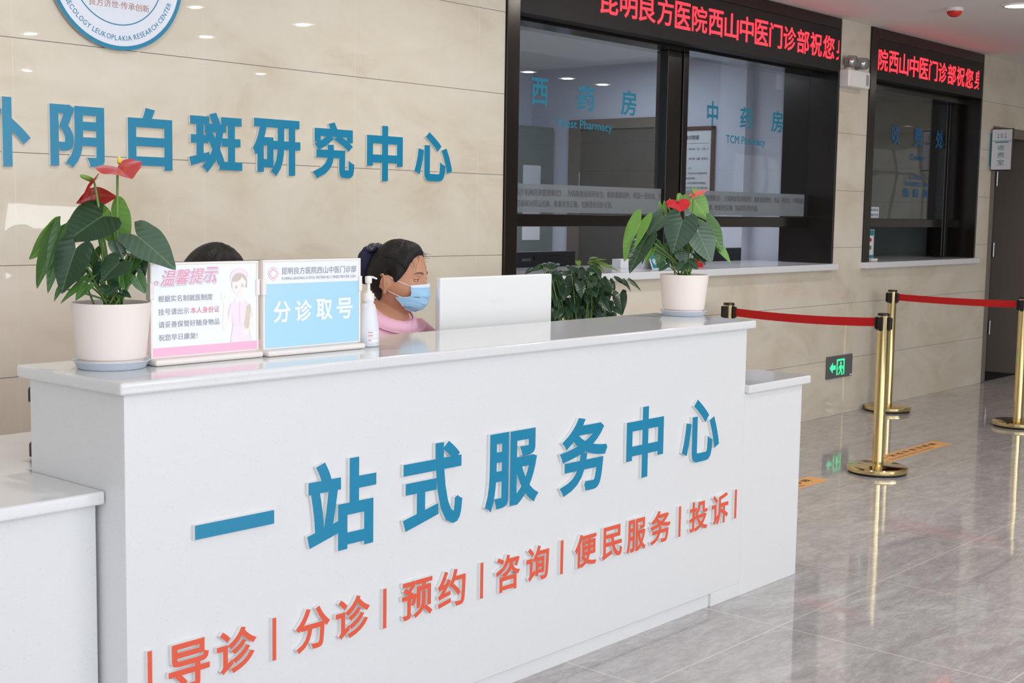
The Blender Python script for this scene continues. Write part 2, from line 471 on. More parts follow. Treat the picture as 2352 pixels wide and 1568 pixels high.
_bold = {}
def bold_glyph(text, res, b):      # outline grown evenly by a square pen, merged into one clean shape
    key = (text, res, b)
    if key not in _bold:
        from mathutils.geometry import delaunay_2d_cdt
        V, Fc, B = glyphs(text, res)
        vs = [Vector((float(x), float(y))) for x, y in V]; fs = [list(f) for f in Fc]
        nx_ = {}; pv_ = {}
        for a, c in B: nx_.setdefault(a, []).append(c); pv_.setdefault(c, []).append(a)
        def nrm(a, c):
            d = np.array(V[c]) - np.array(V[a]); L = max(1e-9, float(np.hypot(*d))); return np.array((d[1] / L, -d[0] / L))
        def addp(pts):
            o = len(vs); vs.extend(Vector((float(p[0]), float(p[1]))) for p in pts); fs.append(list(range(o, o + len(pts))))
        for a, c in B:
            n_ = nrm(a, c) * b; A_ = np.array(V[a]); C_ = np.array(V[c]); addp([A_, A_ + n_, C_ + n_, C_])
            for e in nx_.get(c, []):
                n1, n2 = nrm(a, c), nrm(c, e)
                if n1[0] * n2[1] - n1[1] * n2[0] > 1e-4:
                    dt = 1 + float(n1 @ n2)
                    if dt > 0.45: addp([C_, C_ + n1 * b, C_ + (n1 + n2) / dt * b, C_ + n2 * b])
                    else: addp([C_, C_ + n1 * b, C_ + n2 * b])
        rv, re, rf, _, _, of = delaunay_2d_cdt(vs, [], fs, 0, 1e-6)
        F2 = []
        T = [list(f) for f in rf]
        cen = np.array([[sum(rv[i].x for i in f) / len(f), sum(rv[i].y for i in f) / len(f)] for f in T]); keep = np.zeros(len(T), bool)
        for pg in fs:
            q = np.array([(vs[i].x, vs[i].y) for i in pg]); e = np.roll(q, -1, 0) - q
            cr = [e[k][0] * (cen[:, 1] - q[k][1]) - e[k][1] * (cen[:, 0] - q[k][0]) for k in range(len(q))]
            keep |= np.all(np.array(cr) > -1e-9, axis=0) | np.all(np.array(cr) < 1e-9, axis=0)
        for f, kp in zip(T, keep):
            if not kp: continue
            ar = sum(rv[f[i - 1]].x * rv[f[i]].y - rv[f[i]].x * rv[f[i - 1]].y for i in range(len(f)))
            F2.append(tuple(f if ar > 0 else reversed(f)))
        cnt = {}
        for f in F2:
            for i in range(len(f)): cnt[(f[i], f[(i + 1) % len(f)])] = 1
        _bold[key] = (np.array([(p.x, p.y) for p in rv]), F2, [e for e in cnt if (e[1], e[0]) not in cnt])
    return _bold[key]

class Plane:           # origin O, u right, v up, n outward
    def __init__(s, O, U, V): s.O = Vector(O); s.U = Vector(U).normalized(); s.V = Vector(V).normalized(); s.N = s.U.cross(s.V)
    def p(s, u, v, n=0): return s.O + s.U * u + s.V * v + s.N * n
def write(mb, pl, text, u0, u1, v0, v1, n=0.0008, depth=0, bold=0, mi=0, mis=1, res=3, keepx=False, clip=None):
    V, Fc, B = glyphs(text, res)
    if not len(V): return
    b = bold
    if b and len(text) <= 2:
        V, Fc, B = bold_glyph(text, res, b); b = 0
    lo = V.min(0) - b; hi = V.max(0) + b
    su = (u1 - u0) / max(hi[0] - lo[0], 1e-6); sv = (v1 - v0) / max(hi[1] - lo[1], 1e-6)
    offs = [(0, 0)] if not b else [(0, 0), (b, 0), (-b, 0), (0, b), (0, -b), (b, b), (-b, b), (b, -b), (-b, -b)]
    for io, (dx, dy) in enumerate(offs):
        fn = n + depth - io * 4e-5
        dx *= 1 - io * .012; dy *= 1 - io * .012
        P2 = [(u0 + (x + dx - lo[0]) * su, v0 + (y + dy - lo[1]) * sv) for x, y in V]
        faces = Fc
        if clip is not None:
            P2 = [(min(u, clip), vv) for u, vv in P2]
        mb.add([pl.p(u, vv, fn) for u, vv in P2], faces, mi)
        if depth:
            k = len(P2)
            mb.add([pl.p(u, vv, fn) for u, vv in P2] + [pl.p(u, vv, n) for u, vv in P2], [(a, a + k, c + k, c) for a, c in B], mis)
def rect(mb, pl, u0, u1, v0, v1, n=0.0, mi=0):
    mb.add([pl.p(u0, v0, n), pl.p(u1, v0, n), pl.p(u1, v1, n), pl.p(u0, v1, n)], [(0, 1, 2, 3)], mi)
def poly(mb, pl, pts, n=0.0, mi=0):
    mb.add([pl.p(u, v, n) for u, v in pts], [tuple(range(len(pts)))], mi)
XZ = lambda y: Plane((0, y, 0), (1, 0, 0), (0, 0, 1))        # faces -Y (towards the hall)

# ================================================================== SETTING
D = 4.442; WT = 0.41; GY = 4.65; CH = 2.775
mb = MB(); mb.box(-5.2, -5.2, -0.1, 15.2, 7.6, 0.0); struct(mb.build('floor', M['floor']), 'grey marble tile floor with pale joints, polished', 'floor')
CHH = 5.0; AX = 4.8; AY = 2.18  # unseen raised bay, shaped to bring more light from above
mb = MB(); mb.box(AX, -5.2, CH, 15.2, AY, CH + 0.1); mb.box(-5.2, AY, CH, 15.2, D + WT, CH + 0.1)
mb.box(-5.2, -5.2, CHH, AX, AY, CHH + 0.1); mb.box(AX, -5.2, CH + 0.1, AX + 0.1, AY + 0.1, CHH + 0.1); mb.box(-5.2, AY, CH + 0.1, AX, AY + 0.1, CHH + 0.1)
struct(mb.build('ceiling', M['ceiling']), 'plain white plaster ceiling of the hall', 'ceiling')
# tiled wall, with two service window openings and one door opening
W1 = (4.985, 8.465); W2 = (8.915, 10.968); SILL = 1.045; DR = (11.30, 12.15); DH = 2.13
mb = MB()
mb.box(-5.2, D, 0, W1[0], D + WT, CH)
mb.box(W1[0], D, 0, W1[1], D + WT, SILL)
mb.box(W1[1], D, 0, W2[0], D + WT, CH)
mb.box(W2[0], D, 0, W2[1], D + WT, SILL)
mb.box(W2[1], D, 0, DR[0], D + WT, CH)
mb.box(DR[0], D, DH, DR[1], D + WT, CH)
mb.box(DR[1], D, 0, 15.2, D + WT, CH)
struct(mb.build('wall_back', M['tile']), 'cream marble tiled wall behind the reception counter', 'wall')
mb = MB(); mb.box(15.0, -5.2, 0, 15.2, D, CH); struct(mb.build('wall_right', M['tile']))
mb = MB(); mb.box(-5.2, AY - 0.3, 0, -5.0, D, CHH); mb.box(-5.2, -5.2, 0, -5.0, -4.6, CHH); mb.box(-5.2, -4.6, 0, -5.0, AY - 0.3, 0.36); mb.box(-5.2, -4.6, 4.8, -5.0, AY - 0.3, CHH)
struct(mb.build('wall_left', M['plain_wall']))  # its tall opening is added to let side light in
# entrance side behind the camera: bays between posts, the tall ones shaped for more daylight
mb = MB()
mb.box(8.33, -5.2, 0, 15.0, -5.0, CH); mb.box(4.6, -5.2, 2.62, 8.33, -5.0, CHH); mb.box(-5.0, -5.2, 4.8, 4.6, -5.0, CHH); mb.box(-5.0, -5.2, 0, 8.33, -5.0, 0.36)
mb.box(4.6, -5.2, 0.36, 4.85, -5.0, 2.62); mb.box(7.1, -5.2, 0.36, 7.26, -5.0, 2.62); mb.box(7.26, -5.2, 1.5, 8.33, -5.0, 2.62); mb.box(-5, -5.2, 0.36, -4.6, -5, 4.8)
struct(mb.build('wall_front', M['plain_wall']))
mb = MB()
for x in (-3.1, -1.55, 0.0, 1.55, 3.1): mb.box(x - 0.03, -4.92, 0.36, x + 0.03, -4.86, 4.8)
for z in (2.4,): mb.box(-4.6, -4.92, z - 0.03, 4.6, -4.86, z + 0.03)
mb.box(5.95, -4.92, 0.36, 6.01, -4.86, 2.62); mb.box(7.26, -4.92, 0.93, 8.33, -4.86, 1.12)
struct(mb.build('trim_1', M['alu']))
# rooms behind the service windows
mb = MB(); mb.box(4.5, 7.35, 0, 8.6, 7.5, 2.62); struct(mb.build('wall_pharmacy_back', M['plain_wall']))
mb = MB(); mb.box(4.4, D + WT, 0, 4.5, 7.5, 2.62); struct(mb.build('wall_pharmacy_left', M['plain_wall']))
mb = MB(); mb.box(8.6, D + WT, 0, 8.78, 7.5, 2.62); mb.box(8.5, 5.2, 0, 8.6, 5.42, 2.62); struct(mb.build('wall_pharmacy_right', M['plain_wall']))
mb = MB(); mb.box(4.4, D + WT, 2.6, 13.0, 7.6, 2.7); struct(mb.build('ceiling_pharmacy', M['ceiling']))
mb = MB(); mb.box(8.78, 7.0, 0, 12.9, 7.1, 2.6); struct(mb.build('wall_cashier_back', M['cabinet_grey']))
mb = MB(); mb.box(11.05, D + WT, 0, 11.2, 7.0, 2.6); struct(mb.build('wall_cashier_right', M['cabinet_grey']))

# ------------------------------------------------------------------ service windows
def service_window(name, x0, x1, label, mull, letters, film, extra=None):
    r = sthing(name, (x0, D, SILL), label, 'window')
    mb = MB()
    e = 0.004; top = 2.395 if film else 2.36
    mb.box(x0 + e, D - 0.012, SILL + 0.046, x0 + 0.1, GY - 0.02, CH - 0.003)          # left jamb
    mb.box(x1 - 0.03, D - 0.012, SILL + 0.046, x1 - e, D + WT, CH - 0.003)              # right jamb / lined reveal
    mb.box(x0 + 0.1, D - 0.012, 2.70, x1 - 0.03, D + 0.06, CH - 0.003)                  # head
    fr = mb.build('frame', M['jamb_steel'], r, bevel=0.003)
    mb = MB(); mb.box(x0 + 0.1, D + 0.09, top, x1 - 0.03, GY + 0.03, 2.68)
    mb.build('header_box', M['black_steel'], r)
    mb = MB(); mb.box(x0 + e, GY - 0.03, 1.339, x1 - 0.03, GY + 0.03, 1.407)
    mb.build('rail', M['black_steel'], r, bevel=0.004)
    a, b = mull
    mb = MB()
    mb.box(a, GY - 0.035, SILL + 0.05, b - 0.06, GY + 0.05, top); mb.box(b - 0.055, GY - 0.045, SILL + 0.05, b, GY + 0.05, top)
    mb.build('mullion', M['black_steel'], r, bevel=0.003)
    mb = MB(); mb.box(x0 + 0.02, GY - 0.005, 1.407, x1 - 0.03, GY + 0.001, top + 0.01)
    mb.build('glass_pane', M['glass'], r)
    if film:
        mb = MB(); mb.box(x0 + 0.02, GY - 0.0075, 1.415, x1 - 0.06, GY - 0.006, 1.568); fo = mb.build('frosted_film', M['frost'], r)
        mb = MB(); pl = XZ(GY - 0.008)
        l1 = '按《医疗机构药事管理规定》，为保障患者用药安全，除质量原因外，药品一经发出，不得退换。'
        l2 = '请您当面核对药品名称、数量是否正确，包装是否完好无损。'
        for off in (0.0, 1.62):
            write(mb, pl, l1, 5.24 + off, 6.80 + off - 0.02, 1.503, 1.542, n=0.0006, bold=0.01, res=1)
            write(mb, pl, l2, 5.25 + off, 6.165 + off, 1.444, 1.482, n=0.0006, bold=0.01, res=1)
        mb.build('notice_lettering', M['film_text'], fo)
    mb = MB(); pl = XZ(GY - 0.006)
    for tx, u0, u1, v0, v1, bd in letters: write(mb, pl, tx, u0, u1, v0, v1, n=0.001, bold=bd)
    mb.build('lettering', M['glass_text'] if film else M['cashier_text'], r)
    # stone sill
    mb = MB(); mb.box(x0 - 0.012, D - 0.05, SILL, x1 + 0.012, D + WT + 0.25, SILL + 0.044); mb.build('sill', M['sill'], r, bevel=0.004)
    return r
service_window('window_1', W1[0], W1[1], 'wide black framed pharmacy service window with two lettered glass panes', (6.651, 6.86),
    [('西', 5.427, 5.565, 1.989, 2.132, .02), ('药', 5.826, 5.976, 1.985, 2.124, .02), ('房', 6.225, 6.377, 1.983, 2.13, .02), ('West Pharmacy', 5.646, 6.146, 1.868, 1.931, .012),
     ('中', 7.131, 7.258, 1.977, 2.132, .02), ('药', 7.524, 7.679, 1.982, 2.12, .02), ('房', 7.922, 8.072, 1.978, 2.126, .02), ('TCM Pharmacy', 7.362, 7.848, 1.864, 1.93, .012)], True)
service_window('window_2', W2[0], W2[1], 'narrow black framed cashier window at the right', (10.70, 10.79),
    [('收', 9.741, 9.89, 1.985, 2.14, .02), ('费', 10.147, 10.305, 1.985, 2.143, .02), ('处', 10.553, 10.71, 1.99, 2.138, .02), ('Cashier', 10.097, 10.355, 1.878, 1.925, .012),
     ('成本价撤纸', 10.10, 10.345, 1.72, 1.757, 0), ('市医保城乡居民人群', 9.994, 10.45, 1.668, 1.706, 0), ('缴  费  处', 9.994, 10.46, 1.58, 1.648, .015)], False)

def led_display(x0, x1, label, cells, z0, z1, cut):
    r = thing('led_display', (x0, D, 2.41), label, 'led display', 'led displays over the service windows')
    mb = MB(); mb.box(x0 + 0.1, D - 0.010, 2.412, x1 - 0.03, D + 0.085, 2.70); mb.build('board', M['led_board'], r, bevel=0.003)
    mb = MB(); pl = XZ(D - 0.0105)
    for ch, u0, u1 in cells: write(mb, pl, ch, u0, u1, z0, z1, n=0.001, bold=0.012, clip=cut)
    mb.build('lettering', M['led'], r)
s1 = '昆明良方医院西山中医门诊部祝您'
p1 = 0.1762
c1 = [(ch, 5.735 + i * p1, 5.735 + i * p1 + 0.16) for i, ch in enumerate(s1)] + [('身', 5.735 + 15 * p1 + 0.012, 5.735 + 15 * p1 + 0.16)]
led_display(W1[0], W1[1], 'long red scrolling led sign above the pharmacy window', c1, 2.487, 2.64, 8.428)
s2 = '院西山中医门诊部祝您'
p2 = 0.1735
c2 = [(ch, 9.028 + i * p2, 9.028 + i * p2 + 0.155) for i, ch in enumerate(s2)] + [('身', 9.028 + 10 * p2 + .01, 9.028 + 10 * p2 + 0.165)]
led_display(W2[0], W2[1], 'short red scrolling led sign above the cashier window', c2, 2.477, 2.632, 10.866)

# ------------------------------------------------------------------ door 101 at the far right
r = sthing('door_1', (DR[0], D, 0), 'dark grey recessed door at the far right of the tiled wall', 'door')
mb = MB()
mb.box(DR[0] - 0.05, D - 0.012, 0, DR[0] + 0.012, D + WT, DH); mb.box(DR[1] - 0.012, D - 0.012, 0, DR[1] + 0.05, D + WT, DH)
mb.box(DR[0] - 0.05, D - 0.012, DH - 0.01, DR[1] + 0.05, D + WT, DH + 0.075)
mb.build('door_frame', M['frame_grey'], r, bevel=0.004)
mb = MB(); mb.box(DR[0] + 0.012, D + 0.30, 0.01, DR[1] - 0.012, D + 0.345, DH - 0.01); mb.build('door_leaf', M['door_grey'], r, bevel=0.003)
mb = MB(); mb.box(DR[0] + 0.012, D + 0.02, 0.0, DR[1] - 0.012, D + 0.3, 0.004); mb.build('threshold', M['rubber'], r)
for z in (0.35, 1.07, 1.72):
    mb = MB(); mb.lathe(DR[1] - 0.03, D + 0.285, [(0.012, z), (0.012, z + 0.13)], 16); mb.box(DR[1] - 0.03, D + 0.28, z, DR[1] - 0.012, D + 0.287, z + 0.13)
    mb.build('hinge', M['silver'], r)

# flag sign 101
r = thing('room_sign', (11.2, D, 1.99), 'small white projecting room sign reading 101 beside the dark door', 'sign')
mb = MB(); mb.box(11.188, 4.245, 1.826, 11.212, D - 0.012, 2.178); mb.build('panel', [M['black']], r, bevel=0.006)
mb = MB(); mb.box(11.192, D - 0.012, 1.865, 11.208, D - 0.0005, 2.14); mb.build('bracket', M['teal'], r)
pl = Plane((11.188, D - 0.012, 0), (0, -1, 0), (0, 0, 1))
mb = MB(); rect(mb, pl, 0.008, 0.177, 1.834, 2.17, 0.0008); mb.build('face', M['paper'], r)
mb = MB()
write(mb, pl, '１０１', 0.05, 0.13, 2.098, 2.135, n=0.0015, bold=0.02)
rect(mb, pl, 0.008, 0.177, 2.072, 2.076, 0.0015); rect(mb, pl, 0.035, 0.15, 2.058, 2.067, 0.0015)
for i, ch in enumerate('收费室'): write(mb, pl, ch, 0.06, 0.118, 1.995 - i * 0.062, 2.04 - i * 0.062, n=0.0015)
mb.build('lettering', M['teal'], r)

# emergency twin lamp between the windows
r = thing('emergency_light', (8.62, D, 2.31), 'white twin head emergency light on the wall between the two windows', 'emergency light')
mb = MB(); mb.box(8.455, 4.36, 2.312, 8.775, D - 0.001, 2.432); mb.build('case', M['white'], r, bevel=0.012, seg=3)
mb = MB(); mb.box(8.71, 4.356, 2.335, 8.745, 4.361, 2.41); mb.build('indicator_strip', M['grey_text'], r)
for x in (8.53, 8.70):
    mb = MB(); mb.lathe(x, 4.405, [(0.018, 2.43), (0.016, 2.455)], 20); nk = mb.build('lamp_neck', M['white'], r, smooth=False)
    mb = MB(); mb.ball((x, 4.40, 2.488), (0.045, 0.032, 0.045), 24, 16); mb.tube([(x, 4.40, 2.488), (x - 0.01, 4.355, 2.485)], [0.044, 0.04], 24)
    mb.build('lamp_head', M['lens'], r, smooth=True)

# exit sign low on the wall
r = thing('exit_sign', (8.63, D, 0.27), 'dark low level exit sign with green running man and left arrow', 'exit sign')
mb = MB(); mb.box(8.437, D - 0.014, 0.27, 8.815, D - 0.0005, 0.43); mb.build('plate', M['exit_plate'], r, bevel=0.003)
mb = MB(); pl = XZ(D - 0.014); n = 0.001
poly(mb, pl, [(8.468, .348), (8.515, .388), (8.515, .364), (8.558, .364), (8.558, .333), (8.515, .333), (8.515, .309)], n)
rect(mb, pl, 8.572, 8.588, .292, .405, n); rect(mb, pl, 8.588, 8.69, .392, .405, n); rect(mb, pl, 8.674, 8.69, .292, .392, n)
cir = [(8.634 + .012 * math.cos(a), .374 + .011 * math.sin(a)) for a in np.linspace(0, 2 * PI, 17)[:-1]]; poly(mb, pl, cir, n)
poly(mb, pl, [(8.618, .36), (8.645, .36), (8.652, .335), (8.635, .318), (8.622, .335)], n)
poly(mb, pl, [(8.645, .36), (8.668, .348), (8.672, .328), (8.664, .326), (8.658, .342), (8.642, .35)], n)
poly(mb, pl, [(8.618, .358), (8.602, .345), (8.6, .33), (8.608, .33), (8.612, .34), (8.624, .348)], n)
poly(mb, pl, [(8.634, .33), (8.652, .318), (8.656, .297), (8.668, .297), (8.668, .289), (8.646, .289), (8.642, .312), (8.628, .322)], n)
poly(mb, pl, [(8.622, .33), (8.618, .312), (8.598, .298), (8.604, .290), (8.628, .305), (8.634, .326)], n)
mb.build('pictogram', M['exit_green'], r)
mb = MB(); rect(mb, pl, 8.775, 8.812, .276, .286, n); mb.build('maker_tag', M['paper'], r)

# smoke detector and lamps on the ceiling
r = thing('smoke_detector', (8.45, 3.60, CH), 'red capped smoke detector on the ceiling at upper right', 'smoke detector')
mb = MB(); mb.lathe(8.45, 3.63, [(0.052, CH - 0.022), (0.055, CH - 0.018), (0.055, CH - 0.0005)], 40); smooth_by_angle(mb.build('base', M['white'], r))
mb = MB(); mb.lathe(8.45, 3.63, [(0.008, CH - 0.058), (0.024, CH - 0.055), (0.04, CH - 0.045), (0.047, CH - 0.034), (0.049, CH - 0.022)], 40); smooth_by_angle(mb.build('cap', M['detector_red'], r), 60)
for i, (x, y) in enumerate(LAMPS):
    lb = 'round recessed ceiling lamp at the upper right corner, nearest the smoke detector' if i == 0 else 'round recessed ceiling lamp of the hall, out of direct view'
    r = thing('ceiling_lamp', (x, y, CH), lb, 'ceiling lamp', 'recessed hall ceiling lamps')
    mb = MB(); mb.lathe(x, y, [(0.082, CH - 0.004), (0.095, CH - 0.010), (0.098, CH - 0.0005)], 40, close=False); mb.build('trim_ring', M['white'], r, smooth=True)
    mb = MB(); mb.lathe(x, y, [(0.0, CH - 0.006), (0.083, CH - 0.006)], 40, close=False); mb.build('diffuser', M['lamp'], r)

# ------------------------------------------------------------------ raised characters
def raised(ch, u0, u1, v0, v1, yp, matface, label, group, bold, depth=0.011, cat='sign letter'):
    mb = MB(); pl = XZ(yp)
    if ch == '|':
        mb.add([], [])
        a = [pl.p(u0, v0, -0.001), pl.p(u1, v0, -0.001), pl.p(u1, v1, -0.001), pl.p(u0, v1, -0.001)]
        b = [q + pl.N * (depth + 0.001) for q in a]
        mb.add(a + b, [(4, 5, 6, 7)], 0); mb.add(a, [(3, 2, 1, 0)], 1); mb.add(a + b, [(0, 1, 5, 4), (1, 2, 6, 5), (2, 3, 7, 6), (3, 0, 4, 7)], 1)
    else:
        write(mb, pl, ch, u0, u1, v0, v1, n=0.0004, depth=depth, bold=bold, res=4)
    o = mb.build('raised_bar' if ch == '|' else 'raised_character', [matface, M['acrylic']])
    return tag(o, label, cat, group)
WALLT = [('外', 2.19, 2.440, 1.548, 1.793, 'leftmost, cut by the photo edge'), ('阴', 2.515, 2.735, 1.553, 1.781, 'above the large red flower'), ('白', 2.835, 3.032, 1.555, 1.791, 'right of the red flower'), ('斑', 3.110, 3.367, 1.555, 1.794, ''),
         ('研', 3.421, 3.672, 1.55, 1.786, ''), ('究', 3.739, 3.979, 1.548, 1.793, ''), ('中', 4.054, 4.276, 1.547, 1.795, ''), ('心', 4.351, 4.604, 1.555, 1.783, 'last of the line, nearest the pharmacy window')]
for ch, a, b, c, d, ex in WALLT:
    raised(ch, a, b, c, d, D, M['blue'], 'blue raised character %s on the cream wall%s' % (ch, ', ' + ex if ex else ''), 'blue characters on the tiled wall', 0.034)
YF = 2.536
BLUE = [('一', 1.779, 2.010, .651, .685), ('站', 2.114, 2.349, .544, .781), ('式', 2.447, 2.680, .545, .782), ('服', 2.775, 3.015, .550, .778), ('务', 3.114, 3.355, .543, .783), ('中', 3.458, 3.669, .545, .783), ('心', 3.782, 4.019, .553, .776)]
for ch, a, b, c, d in BLUE:
    raised(ch, a, b, c, d, YF, M['blue'], 'blue raised character %s in the upper line on the counter front' % ch, 'blue characters on the counter', 0.03)
ORG = [('|', 1.649, 1.661, .306, .417, 'first, at the left end'), ('导', 1.704, 1.818, .302, .415, ''), ('诊', 1.838, 1.956, .306, .415, 'first of two, beside 导'), ('|', 2.004, 2.016, .306, .414, 'between 导诊 and 分诊'),
       ('分', 2.077, 2.190, .303, .414, ''), ('诊', 2.209, 2.329, .304, .413, 'second of two, beside 分'), ('|', 2.376, 2.389, .301, .410, 'between 分诊 and 预约'), ('预', 2.446, 2.564, .303, .410, ''), ('约', 2.585, 2.698, .303, .411, ''),
       ('|', 2.760, 2.773, .301, .407, 'between 预约 and 咨询'), ('咨', 2.827, 2.936, .300, .410, ''), ('询', 2.964, 3.071, .303, .412, ''), ('|', 3.127, 3.141, .300, .407, 'between 咨询 and 便民'), ('便', 3.198, 3.310, .300, .408, ''),
       ('民', 3.339, 3.448, .301, .409, ''), ('服', 3.472, 3.582, .298, .410, ''), ('务', 3.606, 3.725, .302, .415, ''), ('|', 3.775, 3.789, .303, .411, 'between 便民服务 and 投诉'), ('投', 3.841, 3.961, .304, .412, ''),
       ('诉', 3.984, 4.095, .304, .417, ''), ('|', 4.138, 4.153, .308, .416, 'last, at the right end')]
for ch, a, b, c, d, ex in ORG:
    if ch == '|':
        raised(ch, a, b, c, d, YF, M['orange'], 'orange raised upright bar on the counter front, ' + ex, 'orange bars on the counter', 0, cat='divider bar')
    else:
        raised(ch, a, b, c, d, YF, M['orange'], 'orange raised character %s in the lower line on the counter front%s' % (ch, ', ' + ex if ex else ''), 'orange characters on the counter', 0.022)

# ------------------------------------------------------------------ round emblem
EC = (2.795, 2.281)
r = thing('emblem_sign', (EC[0], D, EC[1]), 'round white emblem sign with blue rim high on the cream wall', 'sign')
pl = Plane((EC[0], D, EC[1]), (1, 0, 0), (0, 0, 1))
mb = MB(); N = 96
def ring(mb, r0, r1, n, mi=0, a0=0, a1=2 * PI, k=N):
    P = [[pl.p(rr * math.cos(a), rr * math.sin(a), n) for a in np.linspace(a0, a1, k + 1)] for rr in (r1, r0)]
    mb.grid(P, mi)
P = [[pl.p(0.285 * math.cos(a), 0.285 * math.sin(a), nn) for a in np.linspace(0, 2 * PI, N + 1)] for nn in (0.018, 0.0005)]
mb.grid(P, 1); mb.add([pl.p(0.285 * math.cos(a), 0.285 * math.sin(a), 0.018) for a in np.linspace(0, 2 * PI, N + 1)[:-1]], [tuple(range(N))], 0)
mb.build('disc', [M['emblem_white'], M['silver']], r)
mb = MB(); ring(mb, 0.270, 0.2852, 0.0188); ring(mb, 0.1905, 0.1945, 0.0188, 0, math.radians(203), math.radians(337))
mb.build('rim_line', M['blue'], r)
mb = MB()
def arc_text(mb, text, rad, h, a0, a1, bold=0):
    ws = []
    for ch in text:
        if ch == ' ': ws.append(0.3); continue
        V = glyphs(ch)[0]; ws.append(V[:, 0].max() - V[:, 0].min() + 0.16)
    tot = sum(ws); sc = (a1 - a0) / tot; acc = 0
    for ch, wd in zip(text, ws):
        if ch != ' ':
            V, Fc, _ = glyphs(ch); lo = V.min(0); hi = V.max(0)
            am = a0 + (acc + wd / 2) * sc; hw = (wd - 0.16) * sc * rad / 2
            e_r = (math.cos(am), math.sin(am)); e_t = (-math.sin(am), math.cos(am))
            pts = []
            for x, y in V:
                s = ((x - lo[0]) / max(hi[0] - lo[0], 1e-6) - 0.5) * 2 * hw; q = rad - h / 2 + h * (1 - (y - lo[1]) / (hi[1] - lo[1]))
                pts.append(pl.p(e_r[0] * q + e_t[0] * s, e_r[1] * q + e_t[1] * s, 0.0192))
            mb.add(pts, Fc)
        acc += wd
arc_text(mb, 'GYNECOLOGY LEUKOPLAKIA RESEARCH CENTER', 0.241, 0.0185, math.radians(200), math.radians(339.5))
mb.build('rim_lettering', M['blue'], r)
mb = MB(); write(mb, pl, '良方济世·传承创新', -0.118, 0.135, -0.133, -0.106, n=0.0192); mb.build('motto_lettering', M['emblem_brown'], r)

# ------------------------------------------------------------------ reception counter
r = thing('reception_counter', (2.9, 2.74, 0), 'tall white speckled stone reception counter carrying the raised lettering', 'counter')
mb = MB(); mb.box(1.604, YF, 0.05, 4.205, 2.94, 1.0055); mb.box(4.0145, YF, 0.0, 4.205, 2.94, 0.05); mb.build('body', M['quartz_front'], r, bevel=0.002)
mb = MB(); mb.box(1.612, YF + 0.010, 0, 4.014, 2.93, 0.05); mb.build('plinth', M['quartz_front'], r)
mb = MB(); mb.box(1.583, 2.514, 1.006, 4.234, 2.966, 1.036)
tag(mb.build('countertop', M['quartz'], bevel=0.007, seg=3), 'long white stone top of the tall middle counter', 'countertop')
r = thing('side_counter', (4.42, 2.76, 0), 'low white stone counter at the right end of the reception', 'counter')
mb = MB(); mb.box(4.2055, YF, 0.0, 4.631, 2.955, 0.7645); mb.build('body', M['quartz_front'], r, bevel=0.002)
mb = MB(); mb.box(4.2055, 2.516, 0.765, 4.664, 2.98, 0.797)
tag(mb.build('side_countertop', M['quartz'], bevel=0.006, seg=3), 'short white stone top of the low right counter', 'countertop')
r = thing('side_counter', (0.6, 3.0, 0), 'low white stone counter at the left edge of the photo', 'counter')
mb = MB(); mb.box(-0.7, 2.64, 0.0, 1.594, 3.42, 0.7485); mb.build('body', M['quartz_front'], r, bevel=0.002)
mb = MB()
mb.prism([(-0.7, 2.612, 0.749), (1.602, 2.612, 0.749), (1.602, 2.968, 0.749), (1.985, 2.968, 0.749), (1.985, 3.455, 0.749), (-0.7, 3.455, 0.749)], (0, 0, 0.031))
tag(mb.build('side_countertop', M['quartz'], bevel=0.006, seg=3, clean=True), 'wide white stone top of the low left counter', 'countertop')
# staff desk behind the tall counter
r = thing('work_desk', (3.1, 3.25, 0), 'white staff desk hidden behind the tall counter', 'desk')
mb = MB(); mb.box(1.99, 2.97, 0.70, 4.2, 3.19, 0.73); mb.build('desktop', M['white'], r)
for x in (2.0, 4.1):
    mb = MB(); mb.box(x, 2.98, 0, x + 0.04, 3.18, 0.70); mb.build('side_panel', M['white'], r)
# black device by the panel edge
r = thing('desk_organizer', (1.78, 3.08, 0.78), 'black desk organizer peeking out behind the left end of the tall counter', 'organizer')
mb = MB(); mb.box(1.82, 3.02, 0.7805, 2.0, 3.2, 0.99); mb.build('tray', M['black'], r, bevel=0.004)
for z in (0.785, 0.925):
    mb = MB(); mb.prism([(1.82, 3.035, z), (1.678, 3.035, z), (1.678, 3.035, z + 0.032), (1.70, 3.035, z + 0.055), (1.82, 3.035, z + 0.055)], (0, 0.05, 0)); mb.build('lug', M['black'], r)

# ------------------------------------------------------------------ white monitor on the staff desk
r = thing('monitor', (3.44, 3.1, 0.73), 'white flat monitor seen from behind on the reception desk', 'monitor')
mb = MB(); mb.box(3.151, 3.08, 0.86, 3.735, 3.105, 1.195); mb.build('panel', M['white_gloss'], r, bevel=0.006, seg=3)
mb = MB(); mb.box(3.165, 3.1052, 0.872, 3.721, 3.107, 1.182); mb.build('screen', M['dark_screen'], r)
mb = MB(); mb.tube([(3.44, 3.12, 0.735), (3.44, 3.12, 0.9)], 0.02); mb.box(3.34, 3.06, 0.7305, 3.54, 3.185, 0.742); mb.build('stand', M['white_gloss'], r)
mb = MB(); write(mb, XZ(3.08), 'AOC', 3.405, 3.475, 1.098, 1.118, n=0.0004); mb.build('badge', M['white'], r)

